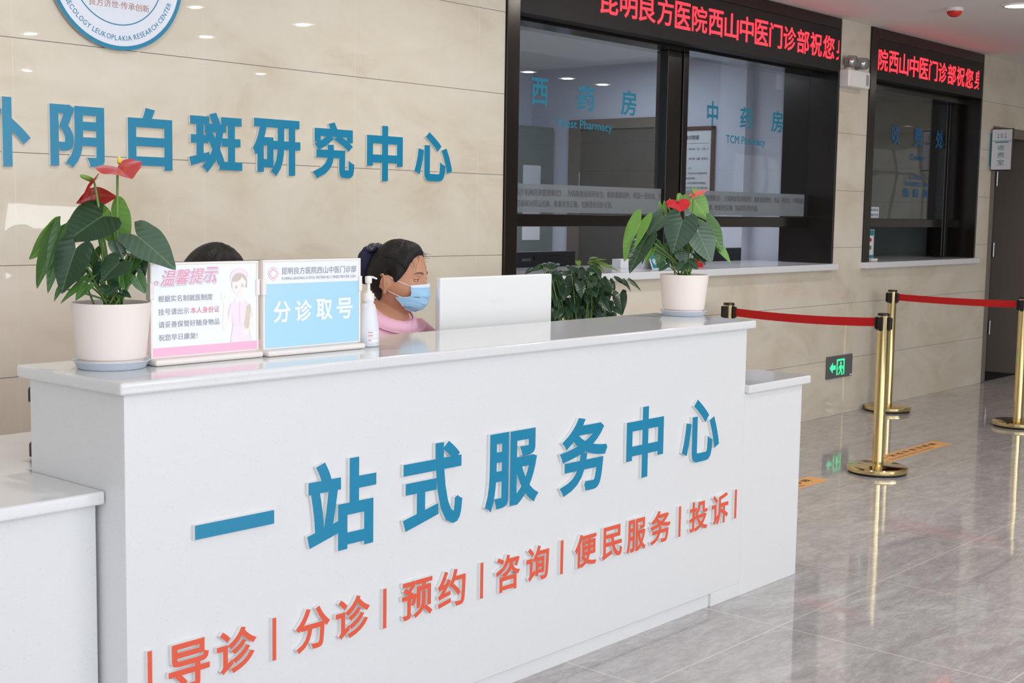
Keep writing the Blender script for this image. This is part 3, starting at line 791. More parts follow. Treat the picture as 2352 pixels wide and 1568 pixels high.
# ------------------------------------------------------------------ sign stands
def sign_stand(x0, x1, yp, zb, label):
    r = thing('sign_stand', ((x0 + x1) / 2, yp, 1.036), label, 'sign', 'white plastic sign stands on the counter')
    mb = MB(); mb.box(x0 - 0.006, yp - 0.036, 1.0365, x1 - 0.006, yp + 0.036, 1.052); mb.build('base', M['warm_white'], r, bevel=0.006, seg=3)
    mb = MB(); e = 0.0055
    mb.box(x0, yp - 0.006, 1.052, x0 + e, yp + 0.008, zb); mb.box(x1 - e, yp - 0.006, 1.052, x1, yp + 0.008, zb)
    mb.box(x0 + e, yp - 0.006, zb - e, x1 - e, yp + 0.008, zb); mb.box(x0 + e, yp - 0.006, 1.052, x1 - e, yp + 0.008, 1.056)
    mb.box(x0 + e, yp + 0.002, 1.056, x1 - e, yp + 0.008, zb - e)
    for x in (x0 - 0.003, x1 - 0.008): mb.box(x, yp - 0.009, 1.195, x + 0.011, yp + 0.010, 1.236)
    mb.build('frame', M['warm_white'], r, bevel=0.0012)
    return r, Plane((x0 + e, yp - 0.0035, 1.056), (1, 0, 0), (0, 0, 1)), x1 - x0 - 2 * e, zb - e - 1.056
r, pl, Wd, Hd = sign_stand(1.809, 2.131, 2.745, 1.2835, 'white sign stand with pink notice and cartoon nurse, left of the pair')
mb = MB(); rect(mb, pl, 0, Wd, 0, Hd, 0); rect(mb, pl, 0, Wd, 0, Hd * 0.095, 0.0004, 1); po = mb.build('poster', [M['poster'], M['pink_band']], r)
mb = MB()
for i, ch in enumerate('温馨提示'):
    u0 = Wd * (0.07 + i * 0.132); v0 = Hd * (0.775 + 0.008 * i)
    # white-grey outline behind, pink italic in front
    V, Fc, _ = glyphs(ch); lo = V.min(0); hi = V.max(0)
    def put(dx, dy, n, mi):
        pts = []; global _st; _st = globals().get('_st', 0) + 1; n = n + (_st % 9) * 2e-5
        for x, y in V:
            a = (x - lo[0]) / (hi[0] - lo[0]); b = (y - lo[1]) / (hi[1] - lo[1])
            pts.append(pl.p(u0 + (a * 0.125 + b * 0.035) * Wd + dx, v0 + b * 0.165 * Hd + dy, n))
        mb.add(pts, Fc, mi)
    for k in range(8): put(0.0016 * math.cos(k * PI / 4) + 0.002, 0.0016 * math.sin(k * PI / 4) - 0.0025, 0.0006, 1)
    for k in range(8): put(0.0019 * math.cos(k * PI / 4), 0.0019 * math.sin(k * PI / 4), 0.0008, 2)
    for k in range(4): put(0.0005 * math.cos(k * PI / 2), 0.0005 * math.sin(k * PI / 2), 0.0010, 0)
sw = [(0.04 + 0.022 * math.cos(a) * (1 - a / 14), 0.80 + 0.03 * math.sin(a) * (1 - a / 14)) for a in np.linspace(0, 9, 26)]
def stroke(mb, pl, pts, wd, n, mi=0):
    L = []; R_ = []
    for i, q in enumerate(pts):
        a = pts[max(i - 1, 0)]; b = pts[min(i + 1, len(pts) - 1)]
        d = Vector((b[0] - a[0], b[1] - a[1])).normalized(); L.append(pl.p(q[0] - d.y * wd / 2, q[1] + d.x * wd / 2, n)); R_.append(pl.p(q[0] + d.y * wd / 2, q[1] - d.x * wd / 2, n))
    mb.grid([R_, L], mi)
stroke(mb, pl, [(u * Wd, v * Hd) for u, v in sw], 0.0015, 0.001, 0)
stroke(mb, pl, [((0.62 - u) * Wd, v * Hd) for u, v in sw], 0.0015, 0.001, 0)
mb.build('title_lettering', [M['pink_text'], M['pink_shadow'], M['poster']], po)
mb = MB()
def line(tx, u0, u1, v, mi): write(mb, pl, tx, u0 * Wd, u1 * Wd, v * Hd, (v + 0.072) * Hd, n=0.0006, bold=0.008, mi=mi, res=2)
line('根据实名制就医制度', 0.055, 0.565, 0.595, 0)
line('挂号请出示', 0.055, 0.338, 0.452, 0); line('本人身份证', 0.352, 0.63, 0.452, 1)
line('请妥善保管好随身物品', 0.055, 0.63, 0.312, 0); line('祝您早日康复!', 0.055, 0.415, 0.170, 0)
mb.build('notice_lettering', [M['grey_text'], M['red_text']], po)
# printed nurse figure, all flat layers of the poster
MN = [mat('print_pale_pink', (246, 226, 238), .3), mat('print_pale_skin', (250, 236, 230), .3), mat('print_taupe_hair', (206, 192, 184), .3), mat('print_pale_olive', (214, 206, 184), .3), mat('print_outline', (222, 204, 216), .3), mat('print_eye', (196, 200, 204), .3), M['poster']]
mb = MB()
def nx(p): return [(Wd * (0.635 + 0.365 * a), Hd * b) for a, b in p]
def ell(cx, cy, rx, ry, n=24, a0=0, a1=2 * PI): return [(cx + rx * math.cos(a), cy + ry * math.sin(a)) for a in np.linspace(a0, a1, n)]
def P_(pts, n, mi): poly(mb, pl, nx(pts), n, mi)
dress = [(0.28, 0.095), (0.36, 0.27), (0.33, 0.40), (0.2, 0.36), (0.27, 0.53), (0.42, 0.585), (0.66, 0.585), (0.8, 0.53), (0.9, 0.38), (0.78, 0.36), (0.77, 0.27), (0.86, 0.095)]
P_([(0.345, 0.3), (0.2, 0.36), (0.27, 0.53), (0.42, 0.585), (0.66, 0.585), (0.8, 0.53), (0.905, 0.38), (0.78, 0.355), (0.77, 0.27), (0.87, 0.096), (0.28, 0.096)], 0.0005, 0)
P_([(0.02, 0.62), (0.1, 0.54), (0.06, 0.3), (0.12, 0.23), (0.2, 0.24), (0.31, 0.38), (0.2, 0.40), (0.16, 0.52), (0.15, 0.64), (0.11, 0.6), (0.04, 0.67)], 0.0006, 1)
P_([(0.78, 0.36), (0.9, 0.38), (0.93, 0.28), (0.72, 0.165), (0.6, 0.17), (0.62, 0.22), (0.82, 0.29)], 0.0007, 1)
P_([(0.68, 0.25), (0.66, 0.30), (0.73, 0.51), (0.83, 0.53), (0.85, 0.49), (0.78, 0.245)], 0.0008, 3)
P_([(0.47, 0.59), (0.47, 0.66), (0.6, 0.66), (0.6, 0.59), (0.535, 0.56)], 0.0006, 1)
P_([(0.40, 0.60), (0.47, 0.61), (0.535, 0.57), (0.6, 0.61), (0.66, 0.60), (0.62, 0.54), (0.535, 0.57), (0.44, 0.535)], 0.0009, 6)
P_(ell(0.525, 0.845, 0.245, 0.095, 20, 0.0, PI) + [(0.28, 0.845), (0.28, 0.79), (0.77, 0.79)], 0.0005, 0)
P_(ell(0.53, 0.79, 0.215, 0.10, 24, 0, PI) + [(0.315, 0.72), (0.745, 0.72)], 0.0006, 2)
P_([(0.33, 0.79), (0.335, 0.72), (0.40, 0.66), (0.50, 0.635), (0.585, 0.65), (0.68, 0.72), (0.71, 0.79), (0.6, 0.845), (0.55, 0.81), (0.45, 0.79)], 0.0008, 1)
for cx, cy in ((0.44, 0.73), (0.61, 0.745)): P_(ell(cx, cy, 0.034, 0.022, 16), 0.0010, 5); P_(ell(cx - .01, cy + .008, 0.012, 0.008, 10), 0.0012, 6)
for q in ([(0.46, 0.672), (0.53, 0.664), (0.58, 0.678)], [(0.345, 0.3), (0.5, 0.29), (0.76, 0.3)], [(0.53, 0.55), (0.535, 0.3)], [(0.28, 0.096), (0.35, 0.3), (0.33, 0.42), (0.2, 0.36), (0.27, 0.53)], [(0.86, 0.096), (0.77, 0.27), (0.78, 0.36), (0.9, 0.38), (0.8, 0.53)], ell(0.525, 0.845, 0.245, 0.095, 20, 0.0, PI)):
    stroke(mb, pl, nx(q), 0.0007, 0.0011, 4)
mb.build('nurse_print', MN, po)
r, pl, Wd, Hd = sign_stand(2.139, 2.476, 2.735, 1.2850, 'white sign stand with pale blue triage ticket notice, right of the pair')
mb = MB(); rect(mb, pl, 0, Wd, 0, Hd, 0); rect(mb, pl, 0, Wd, 0, Hd * 0.745, 0.0004, 1); po = mb.build('poster', [M['poster'], M['sky_blue']], r)
mb = MB()
for i, ch in enumerate('分诊取号'): write(mb, pl, ch, Wd * (0.085 + i * 0.222), Wd * (0.085 + i * 0.222 + 0.178), Hd * 0.285, Hd * 0.545, n=0.0010, bold=0.028)
mb.build('large_lettering', M['poster'], po)
mb = MB(); write(mb, pl, '昆明良方医院西山中医门诊部', Wd * 0.175, Wd * 0.97, Hd * 0.85, Hd * 0.935, n=0.0006, bold=0.008); write(mb, pl, 'KUNMING LIANGFANG HOSPITAL WESTERN HILLS CHINESE MEDICINE CLINIC', Wd * 0.175, Wd * 0.97, Hd * 0.787, Hd * 0.822, n=0.0006, res=1)
mb.build('header_lettering', M['grey_text'], po)
mb = MB(); lc = (Wd * 0.088, Hd * 0.865)
def pq(pts, n, mi): poly(mb, pl, [(lc[0] + a * Wd * 0.05, lc[1] + b * Hd * 0.072) for a, b in pts], n, mi)
octo = [(1, 0), (0.8, 0.42), (0.4, 0.85), (0, 1), (-0.4, 0.85), (-0.8, 0.42), (-1, 0), (-0.8, -0.42), (-0.4, -0.85), (0, -1), (0.4, -0.85), (0.8, -0.42)]
pq([(a * 1.12, b * 1.12) for a, b in octo], 0.0006, 0); pq([(a * 1.04, b * 1.04) for a, b in octo], 0.0007, 1); pq([(a * 0.84, b * 0.84) for a, b in octo], 0.0008, 0)
cr = 0.25; pq([(cr, cr), (cr, .62), (-cr, .62), (-cr, cr), (-.62, cr), (-.62, -cr), (-cr, -cr), (-cr, -.62), (cr, -.62), (cr, -cr), (.62, -cr), (.62, cr)], 0.0009, 1)
for sx, sy in ((1, 1), (1, -1), (-1, 1), (-1, -1)): pq([(sx * .30, sy * .24), (sx * .24, sy * .30), (sx * .6, sy * .7), (sx * .68, sy * .6)], 0.0009, 1)
mb.build('hospital_emblem', [M['pink_text'], M['poster']], po)

# ------------------------------------------------------------------ hand gel bottle
BX, BY = 2.517, 2.742
r = thing('gel_bottle', (BX, BY, 1.0365), 'milky pump bottle of hand gel beside the blue notice', 'bottle')
mb = MB(); z = 1.0365
mb.lathe(BX, BY, [(0.027, z), (0.0305, z + 0.003), (0.0305, z + 0.04), (0.0288, z + 0.06), (0.0222, z + 0.105), (0.0185, z + 0.118), (0.0145, z + 0.1205), (0.0145, z + 0.128)], 40); smooth_by_angle(mb.build('bottle_body', M['bottle'], r), 50)
mb = MB(); mb.lathe(BX, BY, [(0.0162, z + 0.127), (0.0165, z + 0.129), (0.0165, z + 0.147), (0.0155, z + 0.149), (0.0105, z + 0.1495), (0.010, z + 0.155)], 36); smooth_by_angle(mb.build('collar', M['white'], r), 40)
mb = MB(); mb.lathe(BX, BY, [(0.0052, z + 0.154), (0.0048, z + 0.178)], 20); mb.lathe(BX, BY, [(0.0088, z + 0.177), (0.0095, z + 0.179), (0.0098, z + 0.193), (0.0085, z + 0.196)], 28)
dv = RT.normalized()
mb.tube([Vector((BX, BY, z + 0.193)) - dv * 0.009, Vector((BX, BY, z + 0.1945)), Vector((BX, BY, z + 0.194)) + dv * 0.012, Vector((BX, BY, z + 0.189)) + dv * 0.024], [0.003, 0.0035, 0.003, 0.0022], 12)
smooth_by_angle(mb.build('pump_head', M['white'], r), 45)
mb = MB()
fa = math.atan2(-FW.y, -FW.x)
def bl(a, h, rr): return (BX + rr * math.cos(fa + a), BY + rr * math.sin(fa + a), z + h)
def patch(a0, a1, h0, h1, rr, mi):
    mb.grid([[bl(a, h, rr) for a in np.linspace(a0, a1, 9)] for h in (h0, h1)], mi)
patch(0.05, 1.35, 0.006, 0.047, 0.0309, 0)
for h in (0.0395, 0.0305, 0.0175): patch(0.15, 0.55 if h > .02 else .4, h, h + 0.003, 0.0312, 1)
for h in (0.035, 0.026, 0.022, 0.0125, 0.009): patch(0.15, 1.25, h, h + 0.0007, 0.0312, 2)
for a in (0.12, 1.3): patch(a, a + 0.015, 0.008, 0.045, 0.0312, 2)
for h in (0.008, 0.045): patch(0.12, 1.3, h, h + 0.0004, 0.0312, 2)
mb.build('label_sticker', [M['poster'], M['red_text'], M['grey_text']], r)

# ------------------------------------------------------------------ queue stanchions
def belt_mesh(p0, p1, sag):
    mb = MB(); P = []
    for t in np.linspace(0, 1, 21):
        q = Vector(p0).lerp(Vector(p1), t); q.z -= sag * 4 * t * (1 - t); P.append(q)
    d = (Vector(p1) - Vector(p0)).normalized(); nrm = Vector((-d.y, d.x, 0)) * 0.0008
    mb.grid([[q + nrm + Vector((0, 0, -0.024)) for q in P], [q + nrm + Vector((0, 0, 0.024)) for q in P], [q - nrm + Vector((0, 0, 0.024)) for q in P], [q - nrm + Vector((0, 0, -0.024)) for q in P], [q + nrm + Vector((0, 0, -0.024)) for q in P]])
    return mb
def stanchion(x, y, ang, label):
    r = thing('queue_stanchion', (x, y, 0), label, 'stanchion', 'brass queue stanchions')
    mb = MB(); mb.lathe(x, y, [(0.150, 0.0), (0.158, 0.004), (0.158, 0.014)], 64); smooth_by_angle(mb.build('rubber_ring', M['rubber'], r))
    mb = MB(); mb.lathe(x, y, [(0.165, 0.013), (0.166, 0.017), (0.166, 0.033), (0.163, 0.038), (0.155, 0.041), (0.045, 0.046), (0.034, 0.048)], 72); smooth_by_angle(mb.build('base', M['brass'], r), 25)
    mb = MB(); mb.lathe(x, y, [(0.0315, 0.046), (0.0315, 0.878)], 48); smooth_by_angle(mb.build('post', M['brass'], r))
    mb = MB(); mb.lathe(x, y, [(0.0335, 0.878), (0.0335, 0.888), (0.031, 0.891)], 48); smooth_by_angle(mb.build('cap', M['black'], r))
    for k in range(4):
        a = ang + k * PI / 2
        R = Matrix.Rotation(a, 4, 'Z')
        mb = MB(); mb.box(0.026, -0.011, 0.795, 0.037, 0.011, 0.872)
        mb.box(0.036, -0.016, 0.803, 0.046, 0.016, 0.868)
        mb.v = [tuple(R @ Vector(p) + Vector((x, y, 0))) for p in mb.v]
        mb.build('belt_slot', M['black'], r, bevel=0.002)
    return r
sA = stanchion(6.83, 3.255, PI / 2, 'brass stanchion standing free on the floor, nearest the camera')
sB = stanchion(6.848, 4.262, PI / 2, 'brass stanchion half hidden behind the counter top and potted flower')
sC = stanchion(9.09, 4.272, PI / 2, 'brass stanchion against the tiled wall under the cashier window')
sD = stanchion(9.075, 3.31, PI / 2, 'brass stanchion cut off by the right edge of the photo')
belt_mesh((6.848, 4.212, 0.836), (6.83, 3.305, 0.840), 0.012).build('belt', M['belt'], sB)
belt_mesh((9.09, 4.222, 0.840), (9.075, 3.36, 0.840), 0.006).build('belt', M['belt'], sC)

# ------------------------------------------------------------------ waiting line stickers on the floor
fl = Plane((0, 0, 0.0), (1, 0, 0), (0, 1, 0))
for x0, lb in ((6.985, 'orange floor sticker lying beyond the front brass stanchion'), (5.37, 'orange floor sticker mostly hidden by the white counter')):
    r = thing('floor_sticker', (x0 + 0.54, 3.405, 0), lb, 'floor sticker', 'orange waiting line stickers')
    mb = MB(); mb.box(x0, 3.345, 0.0002, x0 + 1.075, 3.47, 0.0012); mb.build('vinyl', M['tape'], r)
    mb = MB()
    write(mb, fl, '请 在 一 米 线 外 依 次 等 候', x0 + 0.08, x0 + 0.99, 3.40, 3.448, n=0.0016, bold=0.02)
    write(mb, fl, 'Please wait in line outside the one metre line', x0 + 0.25, x0 + 0.85, 3.362, 3.384, n=0.0016, res=1)
    mb.build('lettering', M['dark_text'], r)

# ------------------------------------------------------------------ inside the pharmacy
r = sthing('door_2', (8.6, 6.44, 0), 'grey door inside the pharmacy behind the left pane', 'door')
mb = MB(); mb.box(8.585, 6.06, 0, 8.60, 6.80, 2.09); mb.build('door_leaf', M['door_grey'], r)
mb = MB(); mb.box(8.57, 5.98, 0, 8.598, 6.06, 2.17); mb.box(8.57, 6.80, 0, 8.598, 6.92, 2.17); mb.box(8.57, 6.06, 2.09, 8.598, 6.80, 2.17); mb.build('door_frame', M['frame_grey'], r)
for z in (1.62, 0.6):
    mb = MB(); mb.lathe(8.575, 6.805, [(0.011, z), (0.011, z + 0.13)], 14); mb.build('hinge', M['silver'], r)
r = thing('tall_cabinet', (7.5, 7.25, 0), 'tall grey green cabinet inside the pharmacy', 'cabinet')
mb = MB(); mb.box(6.4, 7.1, 0, 8.59, 7.349, 2.115); mb.build('body', M['cabinet_grey'], r, bevel=0.004)
for i in range(4):
    mb = MB(); mb.box(6.42 + i * 0.543, 7.084, 0.06, 6.42 + i * 0.543 + 0.533, 7.099, 2.09); mb.build('door', M['cabinet_grey'], r, bevel=0.003)
mb = MB(); mb.box(8.19, 7.080, 1.185, 8.41, 7.0835, 1.795); tag(mb.build('paper_notice', M['paper']), 'blank white paper sheet on the grey cabinet behind the left pane', 'paper notice')
r = thing('framed_notice', (8.6, 5.68, 1.6), 'framed notice of rules on the pharmacy wall behind the middle mullion', 'framed notice')
Y0, Y1, Z0, Z1 = 5.515, 5.99, 1.32, 2.085
mb = MB(); fwid = 0.03
mb.box(8.578, Y0, Z0, 8.599, Y0 + fwid, Z1); mb.box(8.578, Y1 - fwid, Z0, 8.599, Y1, Z1); mb.box(8.578, Y0, Z1 - fwid, 8.599, Y1, Z1); mb.box(8.578, Y0, Z0, 8.599, Y1, Z0 + fwid)
mb.build('frame', M['wood_frame'], r, bevel=0.003)
mb = MB(); mb.box(8.588, Y0 + fwid, Z0 + fwid, 8.597, Y1 - fwid, Z1 - fwid); sh = mb.build('sheet', M['paper'], r)
pl = Plane((8.588, Y1 - fwid, 0), (0, -1, 0), (0, 0, 1))
mb = MB(); write(mb, pl, '药房查对制度', 0.115, 0.305, 1.985, 2.02, n=0.001, bold=0.02, res=2); rect(mb, pl, 0.02, 0.395, 1.955, 1.957, 0.001)
txt = ['配方前，查对科别，姓名，性别年龄，处方，日期，计', '处方日期。', '配方时，查对处方的内容，药物剂量，含量，配伍禁忌', '', '发药时，实行“四查，一交代”', '查对：规格，剂量，含量，用法与处方内容是否相符。', '标签（药袋）与处方内容是否相符。', '查药品有无变质，包装，标签和效期是否清楚明白', '查对姓名和交代用法，说明注意事项，是否清楚无误', '项。', '对待患者热情，使用文明用语，门诊药房应将窗口的', '药品用法与病人核对，详细说明药品用法，用量。', '若有人员必须认真负责，执行处方制度规定方可发药', '查核对制度。', '麻醉精神药品管理的处方应按照国家规定手续发药', '做到五专管理专人负责专柜加锁专用处方']
for i, tx in enumerate(txt):
    if tx: write(mb, pl, tx, 0.03, 0.03 + 0.36 * min(1, len(tx) / 23), 1.905 - i * 0.037, 1.923 - i * 0.037, n=0.001, res=1)
mb.build('lettering', M['dark_text'], sh)
def dark_monitor(x0, x1, yp, label, badge):
    r = thing('desk_monitor', ((x0 + x1) / 2, yp + 0.03, SILL + 0.044), label, 'monitor', 'dark monitors behind the service windows')
    mb = MB(); mb.box(x0, yp, 0.87 + 0.23, x1, yp + 0.03, 1.178); 
    mb.v = []; mb.f = []; mb.m = []
    mb.box(x0, yp, 0.86, x1, yp + 0.03, 1.177); mb.build('panel', M['dark_screen'], r, bevel=0.004)
    mb = MB(); mb.box(x0 + 0.17, yp - 0.006, 1.125, x1 - 0.13, yp - 0.0005, 1.15); mb.build('vent', M['black'], r)
    if badge:
        mb = MB(); write(mb, XZ(yp), 'LENOVO', x0 + 0.06, x0 + 0.14, 1.122, 1.136, n=0.0008, res=2); mb.build('badge', M['grey_text'], r)
    mb = MB(); mb.box((x0 + x1) / 2 - 0.03, yp + 0.031, 0.745, (x0 + x1) / 2 + 0.03, yp + 0.055, 0.95); mb.box((x0 + x1) / 2 - 0.11, yp - 0.03, 0.735, (x0 + x1) / 2 + 0.11, yp + 0.13, 0.745); mb.build('stand', M['dark_screen'], r)
r = thing('pharmacy_desk', (6.7, 5.4, 0), 'pharmacy staff desk hidden behind the window sill', 'desk')
mb = MB(); mb.box(5.0, 5.11, 0.7, 8.45, 5.7, 0.735); mb.build('desktop', M['white'], r)
for x in (5.02, 8.40):
    mb = MB(); mb.box(x, 5.12, 0, x + 0.03, 5.68, 0.7); mb.build('side_panel', M['white'], r)
s_ = 5.2 / 4.75
dark_monitor(5.441 * s_, 5.967 * s_, 5.2, 'dark monitor inside the pharmacy above the leafy bush, left pane', True)
dark_monitor(7.246 * s_, 7.767 * s_, 5.2, 'dark monitor inside the pharmacy behind the right potted flower', False)
ST = SILL + 0.0445
r = thing('tent_sign', (6.55, 4.58, ST), 'small teal tent card on the pharmacy window sill', 'sign')
mb = MB(); mb.prism([(6.445, 4.545, ST), (6.445, 4.585, ST + 0.098), (6.445, 4.59, ST + 0.098), (6.445, 4.63, ST), (6.445, 4.626, ST), (6.445, 4.5875, ST + 0.092), (6.445, 4.549, ST)], (0.20, 0, 0)); mb.build('card', M['paper'], r)
tp = Plane((6.445, 4.545, ST), (1, 0, 0), (0, 0.04, 0.098))
mb = MB(); rect(mb, tp, 0.008, 0.192, 0.006, 0.100, 0.0006); mb.build('teal_panel', M['teal'], r)
mb = MB(); write(mb, tp, '收处方', 0.022, 0.178, 0.03, 0.068, n=0.0012, bold=0.02); mb.build('lettering', M['poster'], r)
r = thing('card_box', (6.44, 4.74, ST), 'small white open box on the pharmacy sill left of the teal tent card', 'box')
mb = MB()
mb.box(6.335, 4.70, ST, 6.55, 4.703, ST + 0.052); mb.box(6.335, 4.76, ST, 6.55, 4.763, ST + 0.056); mb.box(6.335, 4.703, ST, 6.338, 4.76, ST + 0.056); mb.box(6.547, 4.703, ST, 6.55, 4.76, ST + 0.056); mb.box(6.338, 4.703, ST, 6.547, 4.76, ST + 0.004)
mb.build('box_body', M['paper'], r)
r = thing('red_packet', (7.03, 4.6, ST), 'small red and yellow packet standing on the sill behind the right potted flower', 'packet')
mb = MB(); mb.box(6.985, 4.585, ST, 7.055, 4.61, ST + 0.068); mb.build('packet', M['belt'], r, bevel=0.004)
mb = MB(); rect(mb, XZ(4.585), 7.0, 7.04, ST + 0.03, ST + 0.05, 0.0008); mb.build('yellow_print', M['spadix_yellow'], r)
# cashier window items
r = thing('payment_stand', (9.46, GY - 0.11, ST), 'upright white and teal payment card stand at the cashier window', 'card stand')
mb = MB(); mb.box(9.20, 4.50, ST, 9.30, 4.58, ST + 0.02); mb.build('foot', M['white'], r, bevel=0.004)
mb = MB(); mb.box(9.205, 4.535, ST + 0.02, 9.295, 4.54, ST + 0.235); mb.build('card', M['paper'], r)
pl = XZ(4.535)
mb = MB(); rect(mb, pl, 9.209, 9.291, ST + .19, ST + .231, .0006); rect(mb, pl, 9.209, 9.291, ST + .022, ST + .045, .0006); rect(mb, pl, 9.286, 9.291, ST + .045, ST + .19, .0006); mb.build('teal_print', M['teal'], r)
mb = MB(); rect(mb, pl, 9.225, 9.255, ST + .145, ST + .17, .0006); mb.build('red_print', M['belt'], r)
mb = MB(); rect(mb, pl, 9.225, 9.255, ST + .085, ST + .115, .0006); mb.build('green_print', M['leaf_mid'], r)
r = thing('glass_notice', (9.45, GY, 1.45), 'small white notice stuck to the lower left of the cashier glass', 'notice')
mb = MB(); mb.box(9.41, GY - 0.0085, 1.413, 9.575, GY - 0.0065, 1.494); mb.build('sheet', M['paper'], r)
mb = MB(); write(mb, XZ(GY - 0.0085), '钱款当面点清', 9.42, 9.562, 1.462, 1.485, n=.0006, bold=.015); write(mb, XZ(GY - 0.0085), '离柜概不负责', 9.42, 9.562, 1.422, 1.446, n=.0006, bold=.015); mb.build('lettering', M['cashier_text'], r)
r = thing('cashier_desk', (10, 5.45, 0), 'cashier desk hidden behind the window sill', 'desk')
mb = MB(); mb.box(9.0, 5.11, 0.7, 11.0, 5.7, 0.735); mb.build('desktop', M['white'], r)
for x in (9.02, 10.95):
    mb = MB(); mb.box(x, 5.12, 0, x + 0.03, 5.68, 0.7); mb.build('side_panel', M['white'], r)
dark_monitor(10.35, 10.62, 5.2, 'dark monitor in the dim cashier room beside the payment stand', False)

# ------------------------------------------------------------------ potted flowers
def bez(p0, p1, p2, n=9): return [p0 * ((1 - t) ** 2) + p1 * (2 * t * (1 - t)) + p2 * (t * t) for t in np.linspace(0, 1, n)]
def leaf_mesh(mb, A, T, W, nrm, fold=0.25, droop=0.12, wave=0.0, lobe=0.28, bulge=1.0):
    A = Vector(A); T = Vector(T); a = T - A; L = a.length; a.normalize()
    n = Vector(nrm); n = (n - a * n.dot(a)).normalized(); s = a.cross(n).normalized()
    NR = 22; NC = 5
    ts = [-lobe + (1 + lobe) * (i / NR) for i in range(NR + 1)]
    for side in (-1, 1):
        P = []; UV = []
        for t in ts:
            u = (t + lobe) / (1 + lobe)
            o = (math.sin(PI * min(1, u) ** 0.62)) ** 0.78 if 0 < u < 1 else 0.0
            o = max(o, 0.0) * (1 - 0.28 * max(0, (u - 0.72) / 0.28) * (1 - max(0, (u - 0.72) / 0.28)))
            o = o * W / 2
            if t < 0:
                k = -t / lobe
                inn = W / 2 * 0.50 * k ** 1.4
                o = max(o, inn) if k < 0.999 else inn
                o = W / 2 * (0.50 + (0.985 - 0.50) * math.sqrt(max(0, 1 - k ** 2.2))) * 0.98 if k > 0 else o
                o = max(o, inn)
            else:
                inn = 0
            row = []; ruv = []
            for c in range(NC + 1):
                x = inn + (o - inn) * c / NC
                xr = x / (W / 2)
                zz = fold * x - 0.30 * fold * W * xr * xr * bulge - droop * L * (max(0, t) ** 2) - droop * L * 0.5 * (min(0, t) ** 2) * 6
                zz += wave * W * math.sin(t * 9 + side) * xr * xr
                row.append(A + a * (t * L) + s * (side * x) + n * zz); ruv.append((side * xr, t))
            P.append(row); UV.append(ruv)
        if side == -1: P = [list(reversed(q)) for q in P]; UV = [list(reversed(q)) for q in UV]
        mb.grid(P, 0, uvs=UV)
